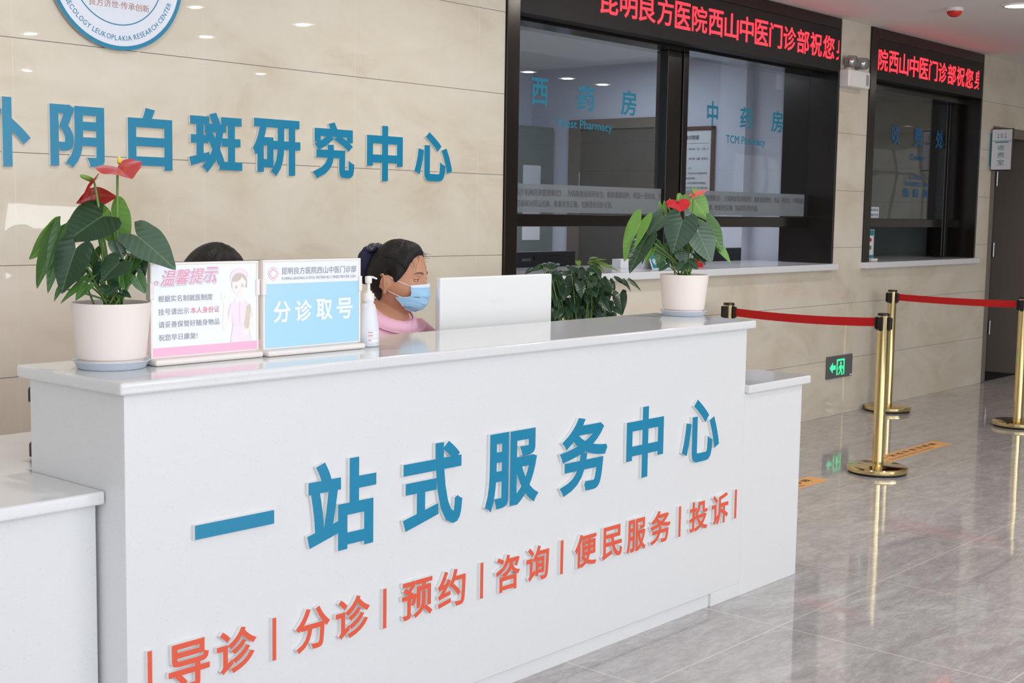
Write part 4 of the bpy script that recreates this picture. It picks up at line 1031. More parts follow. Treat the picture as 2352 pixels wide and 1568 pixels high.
def potted_flower(name, cx, cy, zb, label, leaves, flowers, px0, py0, sc, dep, h=0.152, rtop=0.0935):
    sa = thing('plant_saucer', (cx, cy, zb), 'pale blue plastic saucer under the ' + label[0], 'saucer', 'pot saucers on the counter')
    mb = MB(); mb.lathe(cx, cy, [(0.076, zb), (0.079, zb + 0.002), (0.086, zb + 0.016), (0.091, zb + 0.0185), (0.0905, zb + 0.020), (0.084, zb + 0.0175), (0.077, zb + 0.004), (0.0, zb + 0.003)], 64, close=False)
    smooth_by_angle(mb.build('dish', M['saucer'], sa), 50)
    z = zb + 0.0035
    r = thing(name, (cx, cy, z), label[1], 'potted plant', 'red flowering plants in cream pots')
    mb = MB()
    mb.lathe(cx, cy, [(0.0, z), (0.072, z), (0.0765, z + 0.003), (0.0768, z + 0.012), (0.0735, z + 0.014), (0.0735, z + 0.018), (0.0785, z + 0.021), (0.080, z + 0.03), (0.0925, z + h - 0.003), (0.0925, z + h), (0.0885, z + h), (0.0865, z + h - 0.012), (0.0865, z + h - 0.02)], 72, close=False)
    smooth_by_angle(mb.build('pot', M['pot'], r), 35)
    mb = MB(); mb.lathe(cx, cy, [(0.0, z + h - 0.012), (0.05, z + h - 0.011), (0.0866, z + h - 0.016)], 40, close=False); mb.build('soil', M['soil'], r)
    base = Vector((cx, cy, z + h - 0.014))
    def W(x, y, dd=0): return at(px0 + x / sc, py0 + y / sc, dep + dd)
    k = dep / (F_PX * sc)
    toward = -FW
    rn = random.Random(3)
    for (ax, ay, tx, ty, wd, mk, *o) in leaves:
        o = dict(o[0]) if o else {}
        A = W(ax, ay, o.get('da', -0.01)); T = W(tx, ty, o.get('dt', -0.02))
        nr = toward * o.get('f', 0.8) + Vector((0, 0, 1)) * o.get('u', 0.5) + RT * o.get('s', 0)
        mb = MB(); leaf_mesh(mb, A, T, wd * k, nr, o.get('fold', 0.25), o.get('droop', 0.1), 0.015, o.get('lobe', 0.28))
        lf = mb.build('leaf', M[mk], r, smooth=True)
        b0 = base + Vector((rn.uniform(-.03, .03), rn.uniform(-.03, .03), 0))
        mid = (b0 * 0.45 + A * 0.55) + Vector((0, 0, 0.25 * (A - b0).length)) * (0.5 if A.z > b0.z + 0.05 else 0.3)
        mb = MB(); mb.tube(bez(b0, mid, A), [0.0024] * 8 + [0.0016], 8); mb.build('stem', M['stem'], lf, smooth=True)
    for fl_ in flowers:
        A = W(*fl_['a']); T = W(*fl_['t']); nr = toward * fl_['n'][0] + Vector((0, 0, 1)) * fl_['n'][1] + RT * fl_['n'][2]
        mb = MB(); leaf_mesh(mb, A, T, fl_['w'] * k, nr, fl_.get('fold', 0.3), fl_.get('droop', 0.1), 0.03, 0.3)
        sp = mb.build('flower', M[fl_.get('m', 'spathe')], r, smooth=True)
        if 's' in fl_:
            s0 = W(*fl_['s'][0]); s1 = W(*fl_['s'][1]); mb = MB(); R_ = fl_.get('r', 0.005)
            mb.tube([s0.lerp(s1, t) for t in (0, .2, .5, .8, .93, 1)], [R_ * .8, R_, R_ * .95, R_ * .8, R_ * .55, R_ * .15], 12); mb.build('spadix', M[fl_['sm']], sp, smooth=True)
        if fl_.get('stalk', True):
            b0 = base + Vector((rn.uniform(-.015, .015), rn.uniform(-.015, .015), 0)); c_ = W(*fl_['c']) if 'c' in fl_ else (b0 + A) / 2 + Vector((0, 0, .03))
            mb = MB(); mb.tube(bez(b0, c_, A, 12), [0.003] * 11 + [0.002], 8); mb.build('stalk', M['stem'], sp, smooth=True)
    return r
L1 = [
 (750, 690, 385, 925, 480, 'leaf_dark', dict(dt=-.08, da=-.03, u=.45, f=1, fold=.15, droop=.08)),
 (495, 1010, 330, 1455, 385, 'leaf_dark', dict(dt=-.08, da=-.08, fold=.2)),
 (325, 850, 66, 1390, 300, 'leaf_mid', dict(dt=-.02, da=0, fold=.35, s=-.35)),
 (312, 800, 35, 1140, 230, 'leaf_light', dict(dt=.05, da=.03, f=.5, s=.9, fold=.4)),
 (345, 860, 212, 1445, 190, 'leaf_mid', dict(dt=-.03, da=.0, s=.3, fold=.3)),
 (850, 640, 985, 1075, 360, 'leaf_light', dict(dt=.05, da=.06, fold=.12, lobe=.33)),
 (1115, 880, 1500, 1190, 400, 'leaf_grey', dict(dt=-.05, da=-.03, u=.8, fold=.2)),
 (930, 1145, 745, 1325, 300, 'leaf_dark', dict(dt=-.09, da=-.07, u=.7)),
 (900, 950, 970, 1110, 170, 'leaf_grey', dict(dt=-.03, da=-.03, u=1.1)),
 (1030, 1050, 1235, 1120, 130, 'leaf_grey', dict(dt=-.02, da=-.02, u=1.2, f=.5)),
 (685, 1020, 650, 1210, 150, 'leaf_mid', dict(dt=.03, da=.02)),
 (965, 1275, 990, 1425, 150, 'leaf_mid', dict(dt=-.03, da=-.02)),
 (1110, 1290, 1190, 1455, 150, 'leaf_mid', dict(dt=.0, da=.0)),
 (1140, 1170, 1185, 1300, 120, 'leaf_dark', dict(dt=.02, da=.02)),
 (610, 1310, 330, 1535, 110, 'leaf_mid', dict(dt=-.09, da=-.05, u=.9)),
 (615, 1370, 490, 1515, 130, 'leaf_mid', dict(dt=-.09, da=-.06)),
 (830, 1375, 855, 1475, 200, 'leaf_dark', dict(dt=-.07, da=-.06)),
 (905, 1400, 790, 1475, 170, 'leaf_dark', dict(dt=-.08, da=-.06, u=.8)),
 (340, 1400, 275, 1530, 60, 'leaf_mid', dict(dt=-.05, da=-.04)),
 (1240, 1040, 1400, 1150, 170, 'leaf_light', dict(dt=.04, da=.03)),
 (955, 1440, 1050, 1490, 90, 'leaf_dark', dict(dt=-.06, da=-.05, u=.9)),
 (1085, 1095, 1030, 1260, 160, 'leaf_mid', dict(dt=-.01, da=.0)),
 (680, 560, 720, 660, 200, 'leaf_dark', dict(dt=.04, da=.05)),
 (660, 1240, 720, 1400, 110, 'leaf_dark', dict(dt=-.02, da=-.01)),
 (760, 1180, 690, 1330, 170, 'leaf_dark', dict(dt=-.04, da=-.03)),
 (1010, 1130, 1080, 1290, 170, 'leaf_dark', dict(dt=.01, da=.02)),
 (870, 1230, 940, 1390, 170, 'leaf_mid', dict(dt=.0, da=.01)),
 (560, 1180, 500, 1330, 150, 'leaf_mid', dict(dt=.0, da=.02)),
 (1150, 1080, 1195, 1240, 130, 'leaf_mid', dict(dt=.04, da=.04)),
]
F1 = [
 dict(a=(915, 195, 0), t=(1060, 300, -.09), w=440, n=(.35, 1, -.1), fold=.35, s=((932, 150, .0), (930, 86, .01)), sm='spadix_yellow', r=.0055, c=(915, 700, 0), droop=.02),
 dict(a=(682, 335, -.02), t=(505, 560, -.04), w=220, n=(.25, .45, -1), fold=.3, s=((668, 322, -.02), (540, 272, -.05)), sm='spadix_green', r=.0062, c=(730, 600, -.02)),
 dict(a=(668, 490, .03), t=(905, 480, .04), w=215, n=(.9, .3, .2), m='spathe_back', fold=.15, c=(690, 800, .02)),
 dict(a=(655, 470, -.01), t=(506, 556, -.03), w=120, n=(.8, -.4, .2), m='spathe_back', fold=.2, stalk=False),
]
potted_flower('potted_anthurium', 1.722, 2.772, 1.0365, ('left potted flower', 'potted plant with red flowers and dark leaves at the left end of the counter'), L1, F1, 60, 340, 4.3556, 3.115)
L2 = [
 (1570, 430, 1480, 735, 310, 'leaf_dark', dict(dt=-.08, da=-.08, fold=.16)),
 (1185, 440, 1012, 800, 230, 'leaf_light', dict(dt=-.02, da=.0, s=-.5, fold=.4)),
 (1232, 600, 1065, 912, 220, 'leaf_dark', dict(dt=-.05, da=-.03, s=-.4, fold=.35)),
 (1385, 390, 1250, 565, 170, 'leaf_grey', dict(dt=-.02, da=.0, u=.9)),
 (1720, 545, 1852, 825, 265, 'leaf_grey', dict(dt=-.06, da=-.05)),
 (1800, 460, 1960, 715, 230, 'leaf_mid', dict(dt=.0, da=.0, s=.3)),
 (1670, 230, 1830, 430, 230, 'leaf_light', dict(dt=.05, da=.04)),
 (1572, 200, 1560, 280, 110, 'leaf_light', dict(dt=.03, da=.03)),
 (1890, 640, 2032, 828, 90, 'leaf_light', dict(dt=.02, da=.02)),
 (1385, 670, 1345, 870, 150, 'leaf_mid', dict(dt=.0, da=.01)),
 (1290, 690, 1215, 840, 70, 'leaf_light', dict(dt=-.02, da=-.01)),
 (1640, 610, 1600, 770, 150, 'leaf_mid', dict(dt=.03, da=.03)),
 (1550, 720, 1600, 850, 130, 'leaf_dark', dict(dt=-.05, da=-.04)),
 (1690, 740, 1795, 845, 70, 'leaf_dark', dict(dt=-.03, da=-.02)),
 (1590, 830, 1525, 900, 110, 'leaf_dark', dict(dt=-.07, da=-.05)),
 (1410, 840, 1350, 900, 80, 'leaf_dark', dict(dt=-.05, da=-.04)),
 (1385, 300, 1405, 500, 80, 'leaf_light', dict(dt=.03, da=.03)),
 (1640, 820, 1720, 880, 100, 'leaf_dark', dict(dt=-.05, da=-.04)),
 (1420, 690, 1450, 850, 110, 'leaf_mid', dict(dt=.02, da=.03)),
]
F2 = [
 dict(a=(1530, 250, -.03), t=(1560, 340, -.09), w=225, n=(1, .8, 0), fold=-.1, droop=.05, s=((1523, 252, -.04), (1535, 188, -.04)), sm='spadix_green', r=.0055),
 dict(a=(1678, 200, .0), t=(1806, 136, .0), w=215, n=(.22, 1, -.2), fold=.15, m='spathe_pink', s=((1676, 190, 0), (1661, 124, 0)), sm='spadix_green', r=.0055, c=(1660, 420, 0)),
 dict(a=(1435, 285, .03), t=(1400, 335, .03), w=60, n=(1, .3, 0), m='spathe_back', s=((1445, 270, .03), (1455, 226, .03)), sm='spadix_green', r=.004),
 dict(a=(1425, 395, .02), t=(1400, 450, .02), w=50, n=(1, .3, 0), stalk=False),
]
potted_flower('potted_anthurium', 4.21, 2.822, 1.0365, ('right potted flower', 'potted plant with red flowers at the right end of the counter'), L2, F2, 1180, 400, 4.055, 5.02)

# ------------------------------------------------------------------ leafy bush between counter and wall
r = thing('potted_bush', (4.95, 3.86, 0), 'large dark leafy bush behind the white monitor', 'potted plant')
mb = MB(); mb.lathe(4.95, 3.86, [(0.13, 0.0), (0.16, 0.02), (0.2, 0.36), (0.205, 0.38), (0.18, 0.38), (0.175, 0.34), (0, 0.34)], 40, close=False); smooth_by_angle(mb.build('pot', M['white'], r))
bc = Vector((4.95, 3.86, 0.34)); rb = random.Random(11)
def bush_leaf(A, T, W_, nr, mk='leaf_bush', stem=True, **kw):
    mb = MB(); leaf_mesh(mb, A, T, W_, nr, kw.get('fold', .25), kw.get('droop', .15), .03, kw.get('lobe', .22)); lf = mb.build('leaf', M[mk], r, smooth=True)
    if stem:
        mb = MB(); mb.tube(bez(bc + Vector((rb.uniform(-.06, .06), rb.uniform(-.06, .06), 0)), bc.lerp(A, .6) + Vector((0, 0, .12)), A, 7), [.004, .004, .0035, .003, .0025, .002, .002], 6); mb.build('stem', M['stem'], lf, smooth=True)
Wb = lambda x, y, dd=0: at(1180 + x / 7.35, 560 + y / 7.35, 6.27 + dd)
kb = 6.27 / (F_PX * 7.35)
SPEC = [(900, 660, 840, 930, 250), (1120, 640, 1140, 890, 190), (1300, 760, 1400, 880, 240), (950, 920, 970, 1060, 170), (1060, 880, 1110, 1050, 170), (1240, 880, 1250, 1020, 130), (1350, 980, 1340, 1090, 150), (1790, 850, 1820, 1180, 250),
 (1620, 620, 1710, 810, 140), (1500, 580, 1540, 700, 140), (1330, 540, 1410, 640, 150), (560, 330, 600, 400, 150), (480, 380, 300, 440, 110), (700, 340, 650, 420, 170), (960, 380, 1010, 470, 160), (1100, 420, 1180, 560, 200), (1300, 400, 1420, 470, 180),
 (1250, 560, 1320, 660, 130), (760, 1100, 700, 1260, 220), (880, 1120, 940, 1240, 200), (1470, 930, 1590, 1110, 190), (1600, 1000, 1640, 1150, 170), (1680, 1080, 1830, 1180, 140), (1520, 740, 1660, 800, 130), (1400, 440, 1470, 580, 130), (300, 430, 190, 490, 90),
 (820, 480, 880, 520, 150), (700, 540, 660, 640, 140), (740, 900, 720, 1040, 150), (1010, 1040, 1060, 1180, 140), (1540, 840, 1700, 860, 110), (1150, 520, 1110, 570, 130)]
for ax, ay, tx, ty, wd in SPEC:
    d0 = rb.uniform(-.12, .0)
    bush_leaf(Wb(ax, ay, d0 + .03), Wb(tx, ty, d0 - .02), wd * kb, -FW * .8 + Vector((rb.uniform(-.3, .3), rb.uniform(-.3, .3), .6)), stem=rb.random() < .6)
for ax, ay, tx, ty, wd in [(1720, 590, 1920, 700, 60), (1850, 600, 1990, 790, 70), (1940, 600, 2165, 770, 90), (1700, 560, 1900, 640, 80)]:
    bush_leaf(Wb(ax, ay, -.05), Wb(tx, ty, -.07), wd * kb, -FW * .6 + Vector((0, 0, .9)), lobe=.1, stem=False)
for ax, ay, tx, ty, wd in [(1290, 290, 1560, 230, 90), (1300, 320, 1550, 450, 130), (1400, 310, 1790, 420, 110), (1080, 290, 1110, 370, 100), (500, 340, 560, 390, 90), (1290, 240, 1420, 215, 80)]:
    bush_leaf(Wb(ax, ay, .03), Wb(tx, ty, .0), wd * kb, -FW * .5 + Vector((0, 0, .9)), 'leaf_young', lobe=.15)
for i in range(58):
    yy = rb.uniform(470, 1230); xr = np.interp(yy, [470, 600, 800, 1000, 1230], [1300, 1500, 1560, 1620, 1700])
    xx = rb.uniform(560, xr); dd = rb.uniform(-.03, .16)
    A = Wb(xx, yy, dd); L_ = rb.uniform(.075, .105)
    out = (-FW * rb.uniform(-.1, .6) + RT * rb.uniform(-.7, .7)); out.z = 0
    bush_leaf(A, A + out * L_ * .6 + Vector((0, 0, -L_ * rb.uniform(.55, .95))), rb.uniform(.06, .085), -FW * .8 + Vector((rb.uniform(-.4, .4), rb.uniform(-.4, .4), rb.uniform(.3, .9))), stem=rb.random() < .35)

# ------------------------------------------------------------------ people
def g(x, s): return math.exp(-(x / s) ** 2)
def head_pt(az, el):
    dx, dy, dz = math.sin(az) * math.cos(el), math.cos(az) * math.cos(el), math.sin(el)
    a = 0.073; b = 0.094 if dy > 0 else 0.098; c = 0.122 if dz > 0 else 0.112
    pw = 2.0 if dz < 0 else 2.0 + 0.55 * min(1, dz / .35) * (1 if dy > 0 else max(0, 1 + dy * 2))
    r = (math.sqrt((dx / a) ** 2 + (dy / b) ** 2) ** pw + abs(dz / c) ** pw) ** (-1 / pw)
    x, y, z = dx * r, dy * r, dz * r
    if z < 0:
        t = min(1, -z / 0.112)
        x *= 1 - 0.24 * t ** 1.4
        if y < 0: y *= 1 - 0.42 * t
        else: y *= 1 + 0.10 * t
    if y > 0:
        fr = min(1, y / 0.05)
        x *= 1 + 0.05 * g(z + 0.02, 0.04)
        prof = 0.0
        if -0.037 < z < 0.038:
            k = (0.038 - z) / 0.075
            prof = 0.004 + 0.020 * min(1, (k / 0.85)) ** 1.4 if k < 0.85 else 0.024 * max(0, (1 - k) / 0.15) ** 0.6
        y += fr * prof * g(x, 0.011 + 0.006 * min(1, max(0, -z / 0.03)))
        ax = abs(x)
        y -= fr * 0.0075 * g(ax - 0.031, 0.015) * g(z - 0.020, 0.010) * .8
        y += fr * 0.0035 * g(ax - 0.030, 0.02) * g(z - 0.042, 0.008)
        y += fr * 0.005 * g(ax - 0.042, 0.018) * g(z + 0.02, 0.016)
        y += fr * 0.006 * g(x, 0.02) * g(z + 0.062, 0.010)
        y += fr * 0.007 * g(x, 0.018) * g(z + 0.1, 0.014)
    return Vector((x, y, z))
def hair_low(az):       # lower edge of the hair (local z) by angle from the face
    a = abs(math.degrees(math.atan2(math.sin(az), math.cos(az))))
    return float(np.interp(a, [0, 15, 30, 42, 50, 58, 66, 73, 82, 98, 108, 120, 150, 180], [.100, .099, .090, .072, .048, .028, .010, .002, .024, .026, -.03, -.055, -.072, -.075]))
def hand(mb, wr, palm_dir, down, side):
    wr = Vector(wr); f = Vector(palm_dir).normalized(); dn = Vector(down).normalized(); s = f.cross(dn).normalized() * side
    mb.tube([wr, wr + f * .03, wr + f * .06, wr + f * .085], [.024, .030, .034, .028], 12)
    for i, (o, L) in enumerate(((-.027, .068), (-.009, .078), (.009, .073), (.026, .056))):
        b = wr + f * .078 + s * o
        mb.tube([b, b + f * L * .4 + dn * .003, b + f * L * .75 + dn * .012, b + f * L * .95 + dn * .026], [.0088, .0082, .0075, .006], 8)
    b = wr + f * .03 - s * .026
    mb.tube([b, b - s * .022 + f * .022, b - s * .028 + f * .05, b - s * .022 + f * .068], [.011, .010, .009, .0065], 8)
def person(name, hc, fwd2, body2, pitch, label, mask=True, bun=True, voxel=.003):
    hc = Vector(hc); f0 = Vector((fwd2[0], fwd2[1], 0)).normalized(); r0 = Vector((f0.y, -f0.x, 0)); z0 = Vector((0, 0, 1))
    f1 = (f0 * math.cos(pitch) - z0 * math.sin(pitch)).normalized(); u1 = r0.cross(f1)
    H = lambda p: hc + r0 * p[0] + f1 * p[1] + u1 * p[2]             # head frame
    fb = Vector((body2[0], body2[1], 0)).normalized(); rb0 = Vector((fb.y, -fb.x, 0))
    B = lambda p: hc + rb0 * p[0] + fb * p[1] + z0 * p[2]              # body frame
    r = thing(name, (hc.x, hc.y, 0), label, 'person', 'reception staff in pink')
    # ---- one continuous body
    mb = MB(); na, ne = 96, 72
    mb.grid([[H(head_pt(2 * PI * i / na, -PI / 2 + PI * (j / ne) * .998 + .001)) for i in range(na)] for j in range(ne + 1)], closeu=True)
    for sx in (-1, 1):     # ears
        E0 = Vector((sx * .0745, -.008, -.008)); n_ = Vector((sx * .75, -.65, 0)).normalized()
        et = Vector((sx * .55, .83, 0)).normalized()
        hel = []
        for k in range(15):
            a = math.radians(-70 + 300 * k / 14)
            hel.append(H(E0 + n_ * (.015 + .003 * math.sin(a)) - et * (.019 * math.cos(a + .3)) + Vector((0, 0, 1)) * (.004 + .027 * math.sin(a + .3))))
        mb.tube(hel, [.0035] * 3 + [.0042] * 9 + [.0045] * 3, 8)
        mb.ball(H(E0 + n_ * .005 + Vector((0, 0, .003))), (.010, .018, .027), 16, 10, rot=Matrix((r0, f1, u1)).transposed())
        mb.ball(H(E0 + et * .006 + n_ * .006 + Vector((0, 0, -.026))), (.006, .0075, .008), 12, 8, rot=Matrix((r0, f1, u1)).transposed())
    def rings(lst, k=0.0, n=40):
        return [[B((( rx + k) * math.sin(a), cy + (ry + k) * math.cos(a), cz - tl * (ry * math.cos(a)))) for a in [2 * PI * i / n for i in range(n)]] for (cz, cy, rx, ry, tl) in lst]
    BR = [(-.015, -.025, .050, .054, .4), (-.06, -.028, .052, .054, .5), (-.095, -.032, .056, .056, .55), (-.135, -.042, .095, .08, .5), (-.185, -.06, .155, .095, .35), (-.26, -.08, .17, .108, .25), (-.44, -.14, .14, .10, .1), (-.60, -.18, .165, .12, 0), (-.70, -.18, .15, .11, 0)]
    P = rings(BR); mb.grid(P, closeu=True); mb.add(P[0], [tuple(range(40))]); mb.add(P[-1], [tuple(reversed(range(40)))])
    for sx in (-1, 1):
        sh, el, wr = (sx * .158, -.06, -.205), (sx * .215, .0, -.42), (sx * .13, .05, -.425)
        mb.tube([B(sh), B(((sh[0] + el[0]) / 2, -.035, -.31)), B(el)], [.052, .043, .036], 14)
        mb.tube([B(el), B(((el[0] + wr[0]) / 2, .03, -.425)), B(wr)], [.037, .033, .024], 14)
        hand(mb, B(wr), (fb - rb0 * sx * .25), (0, 0, -1), sx)
        mb.tube([B((sx * .085, -.17, -.66)), B((sx * .095, .0, -.70)), B((sx * .10, .17, -.72))], [.085, .078, .058], 16)
        mb.tube([B((sx * .10, .17, -.72)), B((sx * .10, .10, -.88)), B((sx * .10, .04, -hc.z + .07))], [.056, .05, .036], 14)
        mb.tube([B((sx * .10, .03, -hc.z + .05)), B((sx * .105, .12, -hc.z + .035)), B((sx * .11, .20, -hc.z + .025))], [.04, .038, .026], 12)
    def fuse(mb, nm, m, vox, it=4):
        o = mb.build(nm, m, r, smooth=True)
        md = o.modifiers.new('r', 'REMESH'); md.mode = 'VOXEL'; md.voxel_size = vox; md.use_smooth_shade = True
        if it: sm = o.modifiers.new('s', 'SMOOTH'); sm.iterations = it; sm.factor = .4
        me = bpy.data.meshes.new_from_object(o.evaluated_get(bpy.context.evaluated_depsgraph_get()))
        o.modifiers.clear(); old = o.data; o.data = me; bpy.data.meshes.remove(old); me.name = nm
        if not me.materials: me.materials.append(m)
        return o
    body = fuse(mb, 'body', M['skin'], voxel, 3)
    # ---- eyes
    for sx in (-1, 1):
        ec = Vector((sx * .031, .0730, .0195)); R3 = Matrix((r0, f1, u1)).transposed()
        mb = MB(); mb.ball(H(ec), .0118, 24, 16); ey = mb.build('eye', M['eye_white'], r, smooth=True)
        mb = MB(); mb.ball(H(ec + Vector((.0012, .0066, -.0006))), (.0057, .0056, .0057), 16, 12); mb.build('iris', M['iris'], ey, smooth=True)
        mb = MB()
        def lid(a0, a1, rad):
            mb.grid([[H(ec + Vector((rad * math.sin(t) * 1.05, rad * math.cos(t) * math.cos(a), rad * math.cos(t) * math.sin(a) + .0004))) for t in np.linspace(-1.45, 1.45, 17)] for a in np.linspace(a0, a1, 7)])
        lid(math.radians(14), math.radians(95), .0123); lid(math.radians(-80), math.radians(-17), .0122)
        mb.build('eyelid', M['skin'], r, smooth=True)
        mb = MB()
        q = [H(ec + Vector((.0130 * math.sin(t) * 1.06, .0132 * math.cos(t) * math.cos(.2), .0132 * math.cos(t) * math.sin(.2)))) for t in np.linspace(-1.35, 1.35, 13)]
        mb.tube(q, [.0003] + [.0009] * 11 + [.0003], 6); mb.build('lash', M['iris'], r)
        mb = MB(); P = []
        for k in range(11):
            t = k / 10; ax = .014 + .036 * t; zz = .0385 + .0065 * math.sin(PI * min(1, t * .85 + .05)) - .003 * t
            hw = .0028 * (1 - t) ** .5 + .0006
            def srf(zv):
                azg = math.atan2(ax, .085); best = None
                for elg in np.linspace(-.1, .9, 60):
                    for da in (0,):
                        p_ = head_pt(math.atan2(ax, math.sqrt(max(1e-6, .0086 - ax * ax))), elg)
                        if best is None or abs(p_.z - zv) < abs(best.z - zv): best = p_
                return Vector((sx * best.x, best.y + .0012, zv))
            P.append([H(srf(zz - hw)), H(srf(zz + hw))])
        mb.grid(P); mb.build('eyebrow', M['brow'], r, smooth=True)
    # ---- hair
    mb = MB(); na, nt = 120, 36; G = []; UVs = []
    ax = Vector((0, -.95, .25)).normalized(); e1 = ax.orthogonal().normalized(); e2 = ax.cross(e1)
    rn = random.Random(5)
    for j in range(nt + 1):
        t = j / nt; row = []; ru = []
        for i in range(na):
            az = 2 * PI * i / na; zl = hair_low(az)
            lo, hi_ = -1.3, PI / 2
            for _ in range(22):
                m_ = (lo + hi_) / 2
                if head_pt(az, m_).z > zl: hi_ = m_
                else: lo = m_
            elv = PI / 2 * .999 + (hi_ - PI / 2 * .999) * t
            p_ = head_pt(az, elv); front = max(0, math.cos(az))
            th = .016 * (1 - .85 * max(0, (t - .55) / .45) ** 1.5 * (.8 + .2 * front)) + .006 * max(0, -math.cos(az)) * math.sin(PI * min(1, t))
            dn = p_.normalized()
            wob = .0018 * noise.noise(Vector((az * 5, elv * 1.2, 1.7))) + .0008 * noise.noise(Vector((az * 17, elv * 2, 4.1)))
            q = p_ + dn * (th + wob * min(1, 3 * (1 - t) + .2)); row.append(H(q))
            d_ = q - Vector((0, -.1, .02)); ru.append((math.atan2(d_.dot(e2), d_.dot(e1)) / (2 * PI), d_.length * 3))
        G.append(row); UVs.append(ru)
    # tuck the edge in
    G.append([H(head_pt(2 * PI * i / na, math.asin(max(-1, min(1, hair_low(2 * PI * i / na) / .13)))) * .93) for i in range(na)]); UVs.append(UVs[-1])
    mb.grid(list(reversed(G)), closeu=True, uvs=list(reversed(UVs)))
    hr = mb.build('hair', M['hair'], r, smooth=True)
    if mask:
        mb = MB()
        for k in range(26):
            a0 = rn.uniform(-.75, .75); p_ = head_pt(a0, math.asin(min(1, hair_low(a0) / .122)) + .02)
            o_ = Vector((rn.uniform(-.012, .016), rn.uniform(.005, .024), rn.uniform(-.034, .018)))
            p_ = p_ + p_.normalized() * .006
            mb.tube([H(q) for q in bez(p_ + Vector((0, -.02, .008)), p_ + Vector((0, .012, .010)), p_ + o_, 7)], [.0005, .0005, .0005, .0004, .0004, .0003, .0002], 4)
        mb.build('loose_strands', M['hair'], hr)
    else:
        mb = MB(); P = [[H(head_pt(.02, e_) + head_pt(.02, e_).normalized() * .0165 + Vector((s_ * (.0008 + .006 * max(0, 1.02 - e_)), 0, 0))) for s_ in (-1, 1)] for e_ in np.linspace(.72, 1.15, 9)]
        mb.grid(P); mb.build('hair_parting', M['skin'], hr)
    if bun:
        R3 = Matrix((r0, f1, u1)).transposed()
        mb = MB(); mb.ball(H((0, -.122, .034)), (.052, .036, .066), 32, 24, rot=R3)
        mb.v = [tuple(Vector(p) + (Vector(p) - H((0, -.122, .034))).normalized() * .003 * noise.noise(Vector(p) * 90)) for p in mb.v]
        mb.build('net_bun', M['navy_net'], r, smooth=True)
        mb = MB()
        for sx in (-1, 1): mb.ball(H((sx * .024, -.102, .096)), (.024, .017, .015), 20, 14, rot=R3 @ Matrix.Rotation(sx * .3, 3, 'Y'))
        mb.ball(H((0, -.098, .096)), (.009, .014, .013), 14, 10, rot=R3)
        mb.build('bow_clip', M['clip'], r, smooth=True)
    # ---- mask
    if mask:
        mb = MB(); nv, nu = 28, 40; P = []; edge = []
        for j in range(nv + 1):
            v = j / nv
            amx = math.radians(float(np.interp(v, [0, .3, .46, .53, .62, 1], [47, 48, 52, 76, 72, 46])))
            A_ = float(np.interp(v, [0, .5, .8, 1], [.0735, .0755, .070, .060])); Bq = float(np.interp(v, [0, .35, .7, .9, 1], [.102, .114, .109, .094, .076]))
            z = .006 - .097 * v
            row = []
            for i in range(nu + 1):
                a = -amx + 2 * amx * i / nu; side = abs(a) / amx
                y = Bq * math.cos(a) ** .9 if math.cos(a) > 0 else 0
                y += .010 * g(a, .28) * max(0, 1 - v / .45)
                y += .0032 * ((v * 4.2 + side * .9) % 1.0) * (1 - side * .5) * (1 if .2 < v < .92 else 0)
                zz = z + .006 * side * (1 if v < .4 else 0) * -1 + (.010 * side * side if v > .85 else 0)
                x = A_ * math.sin(a)
                hp = (x * x + y * y)
                row.append(H((x, y, zz + .004 * (1 - side) * (1 if v < .05 else 0))))
            P.append(row)
        mb.grid(list(reversed(P)), 0)
        mk = mb.build('face_mask', M['mask'], r, smooth=True)
        sd = mk.modifiers.new('t', 'SOLIDIFY'); sd.thickness = .0012; sd.offset = 1
        mb = MB(); mb.grid(list(reversed([[q + (H((0, 1, 0)) - H((0, 0, 0))) * .0012 for q in P[k]] for k in (0, 1, 2)])), 0)
        for k in (0, -1): mb.tube([P[j][k] for j in range(nv + 1)], .0010, 6)
        mb.tube(P[-1], .0010, 6); mb.tube(P[0], .0010, 6)
        mb.build('trim', M['mask_edge'], mk, smooth=True)
        mb = MB(); j5 = int(nv * .53)
        for k, sx in ((0, -1), (-1, 1)):
            e_t = H((sx * .079, .004, .016)); e_b = H((sx * .078, .0, -.028))
            mb.tube(bez(P[1][k], (P[1][k] + e_t) / 2 + r0 * sx * .004, e_t, 8), .0012, 6); mb.tube(bez(P[j5][k], (P[j5][k] + e_b) / 2 + r0 * sx * .003, e_b, 8), .0012, 6)
        mb.build('ear_loop', M['mask_edge'], mk, smooth=True)
    # ---- pink tunic
    mb = MB(); TR = [q for q in BR[2:]]
    TR = [(-.100, -.032, .060, .060, .55), (-.135, -.042, .095, .08, .5), (-.185, -.06, .155, .095, .35), (-.26, -.08, .182, .114, .25), (-.44, -.14, .148, .108, .1), (-.60, -.18, .172, .128, 0), (-.76, -.17, .18, .13, 0)]
    Po = rings(TR, .009); Pi = rings(TR, -.03); mb.grid(Po, closeu=True); mb.grid([list(q) for q in reversed(Pi)], closeu=True); mb.grid([Pi[0], Po[0]], closeu=True); mb.grid([Po[-1], Pi[-1]], closeu=True)
    for sx in (-1, 1): mb.tube([B((sx * .12, -.06, -.18)), B((sx * .165, -.055, -.215)), B((sx * .195, -.03, -.31)), B((sx * .207, -.015, -.36))], [.06, .066, .062, .06], 20)
    tn = fuse(mb, 'pink_tunic', M['pink_cloth'], .0045, 5)
    mb = MB(); CR = [(-.098, -.032, .062, .062, .55), (-.112, -.035, .078, .072, .54), (-.130, -.040, .098, .086, .52)]
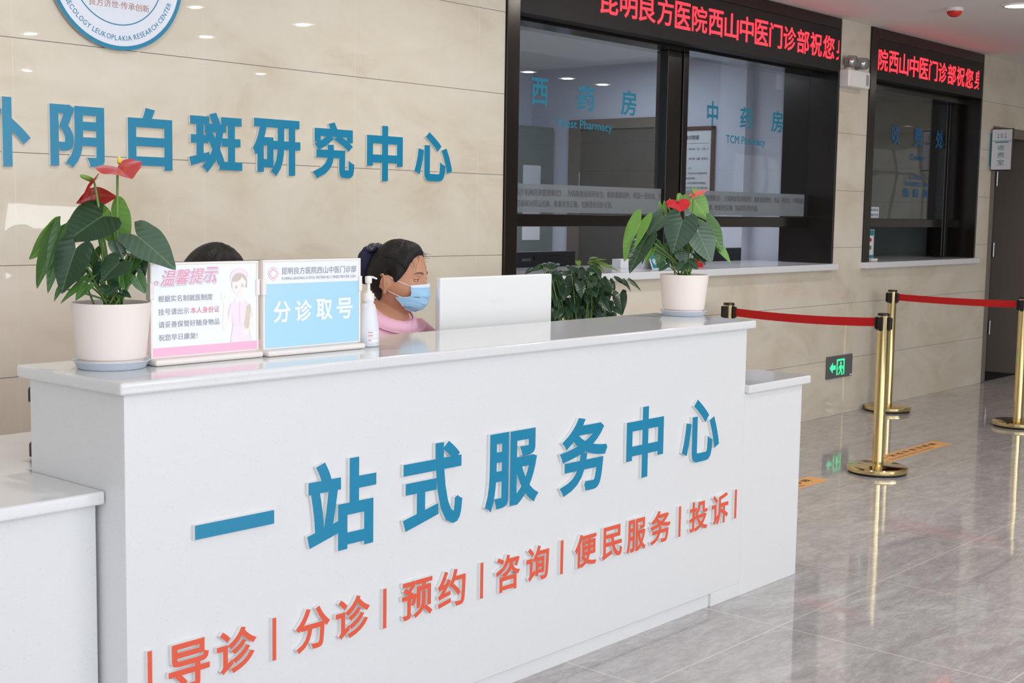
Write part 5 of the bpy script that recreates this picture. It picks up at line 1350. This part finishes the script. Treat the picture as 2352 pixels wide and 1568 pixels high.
    C1 = rings(CR, .012); C2 = rings(CR, .009); mb.grid(C1, closeu=True); mb.grid([C1[-1], C2[-1]], closeu=True); mb.grid([C2[0], C1[0]], closeu=True)
    cl = mb.build('collar', M['pink_cloth'], r, smooth=True); sd = cl.modifiers.new('t', 'SOLIDIFY'); sd.thickness = .003
    mb = MB(); bp = Vector(C1[1][int(40 * .33)]); nn = (bp - B((0, -.035, -.14))).normalized()
    mb.ball(bp + nn * .001, .0042, 14, 8); mb.build('snap_button', M['pink_text'], cl, smooth=True)
    # ---- trousers and shoes
    mb = MB()
    for sx in (-1, 1):
        mb.tube([B((sx * .085, -.19, -.66)), B((sx * .095, .0, -.70)), B((sx * .10, .165, -.72)), B((sx * .10, .10, -.88)), B((sx * .10, .045, -hc.z + .10))], [.098, .09, .07, .064, .056], 16)
    mb.build('trousers', M['trousers'], r, smooth=True)
    for sx in (-1, 1):
        mb = MB(); mb.tube([B((sx * .10, -.02, -hc.z + .045)), B((sx * .10, .05, -hc.z + .046)), B((sx * .105, .14, -hc.z + .042)), B((sx * .11, .225, -hc.z + .034))], [.036, .046, .042, .030], 14); mb.build('shoe', M['white'], r, smooth=True)
    # ---- stool
    st = thing('office_stool', tuple(B((0, -.18, -hc.z))), 'round black stool under the %s' % ('masked receptionist' if mask else 'second receptionist behind the notices'), 'stool', 'staff stools behind the counter')
    c = B((0, -.18, 0)); zs = hc.z - .785
    mb = MB(); mb.lathe(c.x, c.y, [(.15, zs - .05), (.175, zs - .045), (.18, zs - .02), (.165, zs), (.0, zs + .001)], 40, close=False); mb.build('seat', M['seat_black'], st, smooth=True)
    mb = MB(); mb.lathe(c.x, c.y, [(.024, .04), (.024, zs - .05)], 20); mb.build('post', M['silver'], st)
    mb = MB(); mb.lathe(c.x, c.y, [(.17, 0), (.18, .008), (.03, .045), (0, .046)], 40, close=False); mb.build('base', M['silver'], st, smooth=True)
    return r
person('person', at(916, 645, 4.42), (.336, -.94), (.02, -1), math.radians(8), 'person in pink tunic and blue face mask looking to the right beside the monitor', True, True, .003)
person('person', at(486, 607, 3.98) + Vector((0, 0, -.07)), (.1, -1), (0, -1), math.radians(28), 'person in pink with black parted hair, mostly hidden behind the notice stands', False, False, .005)
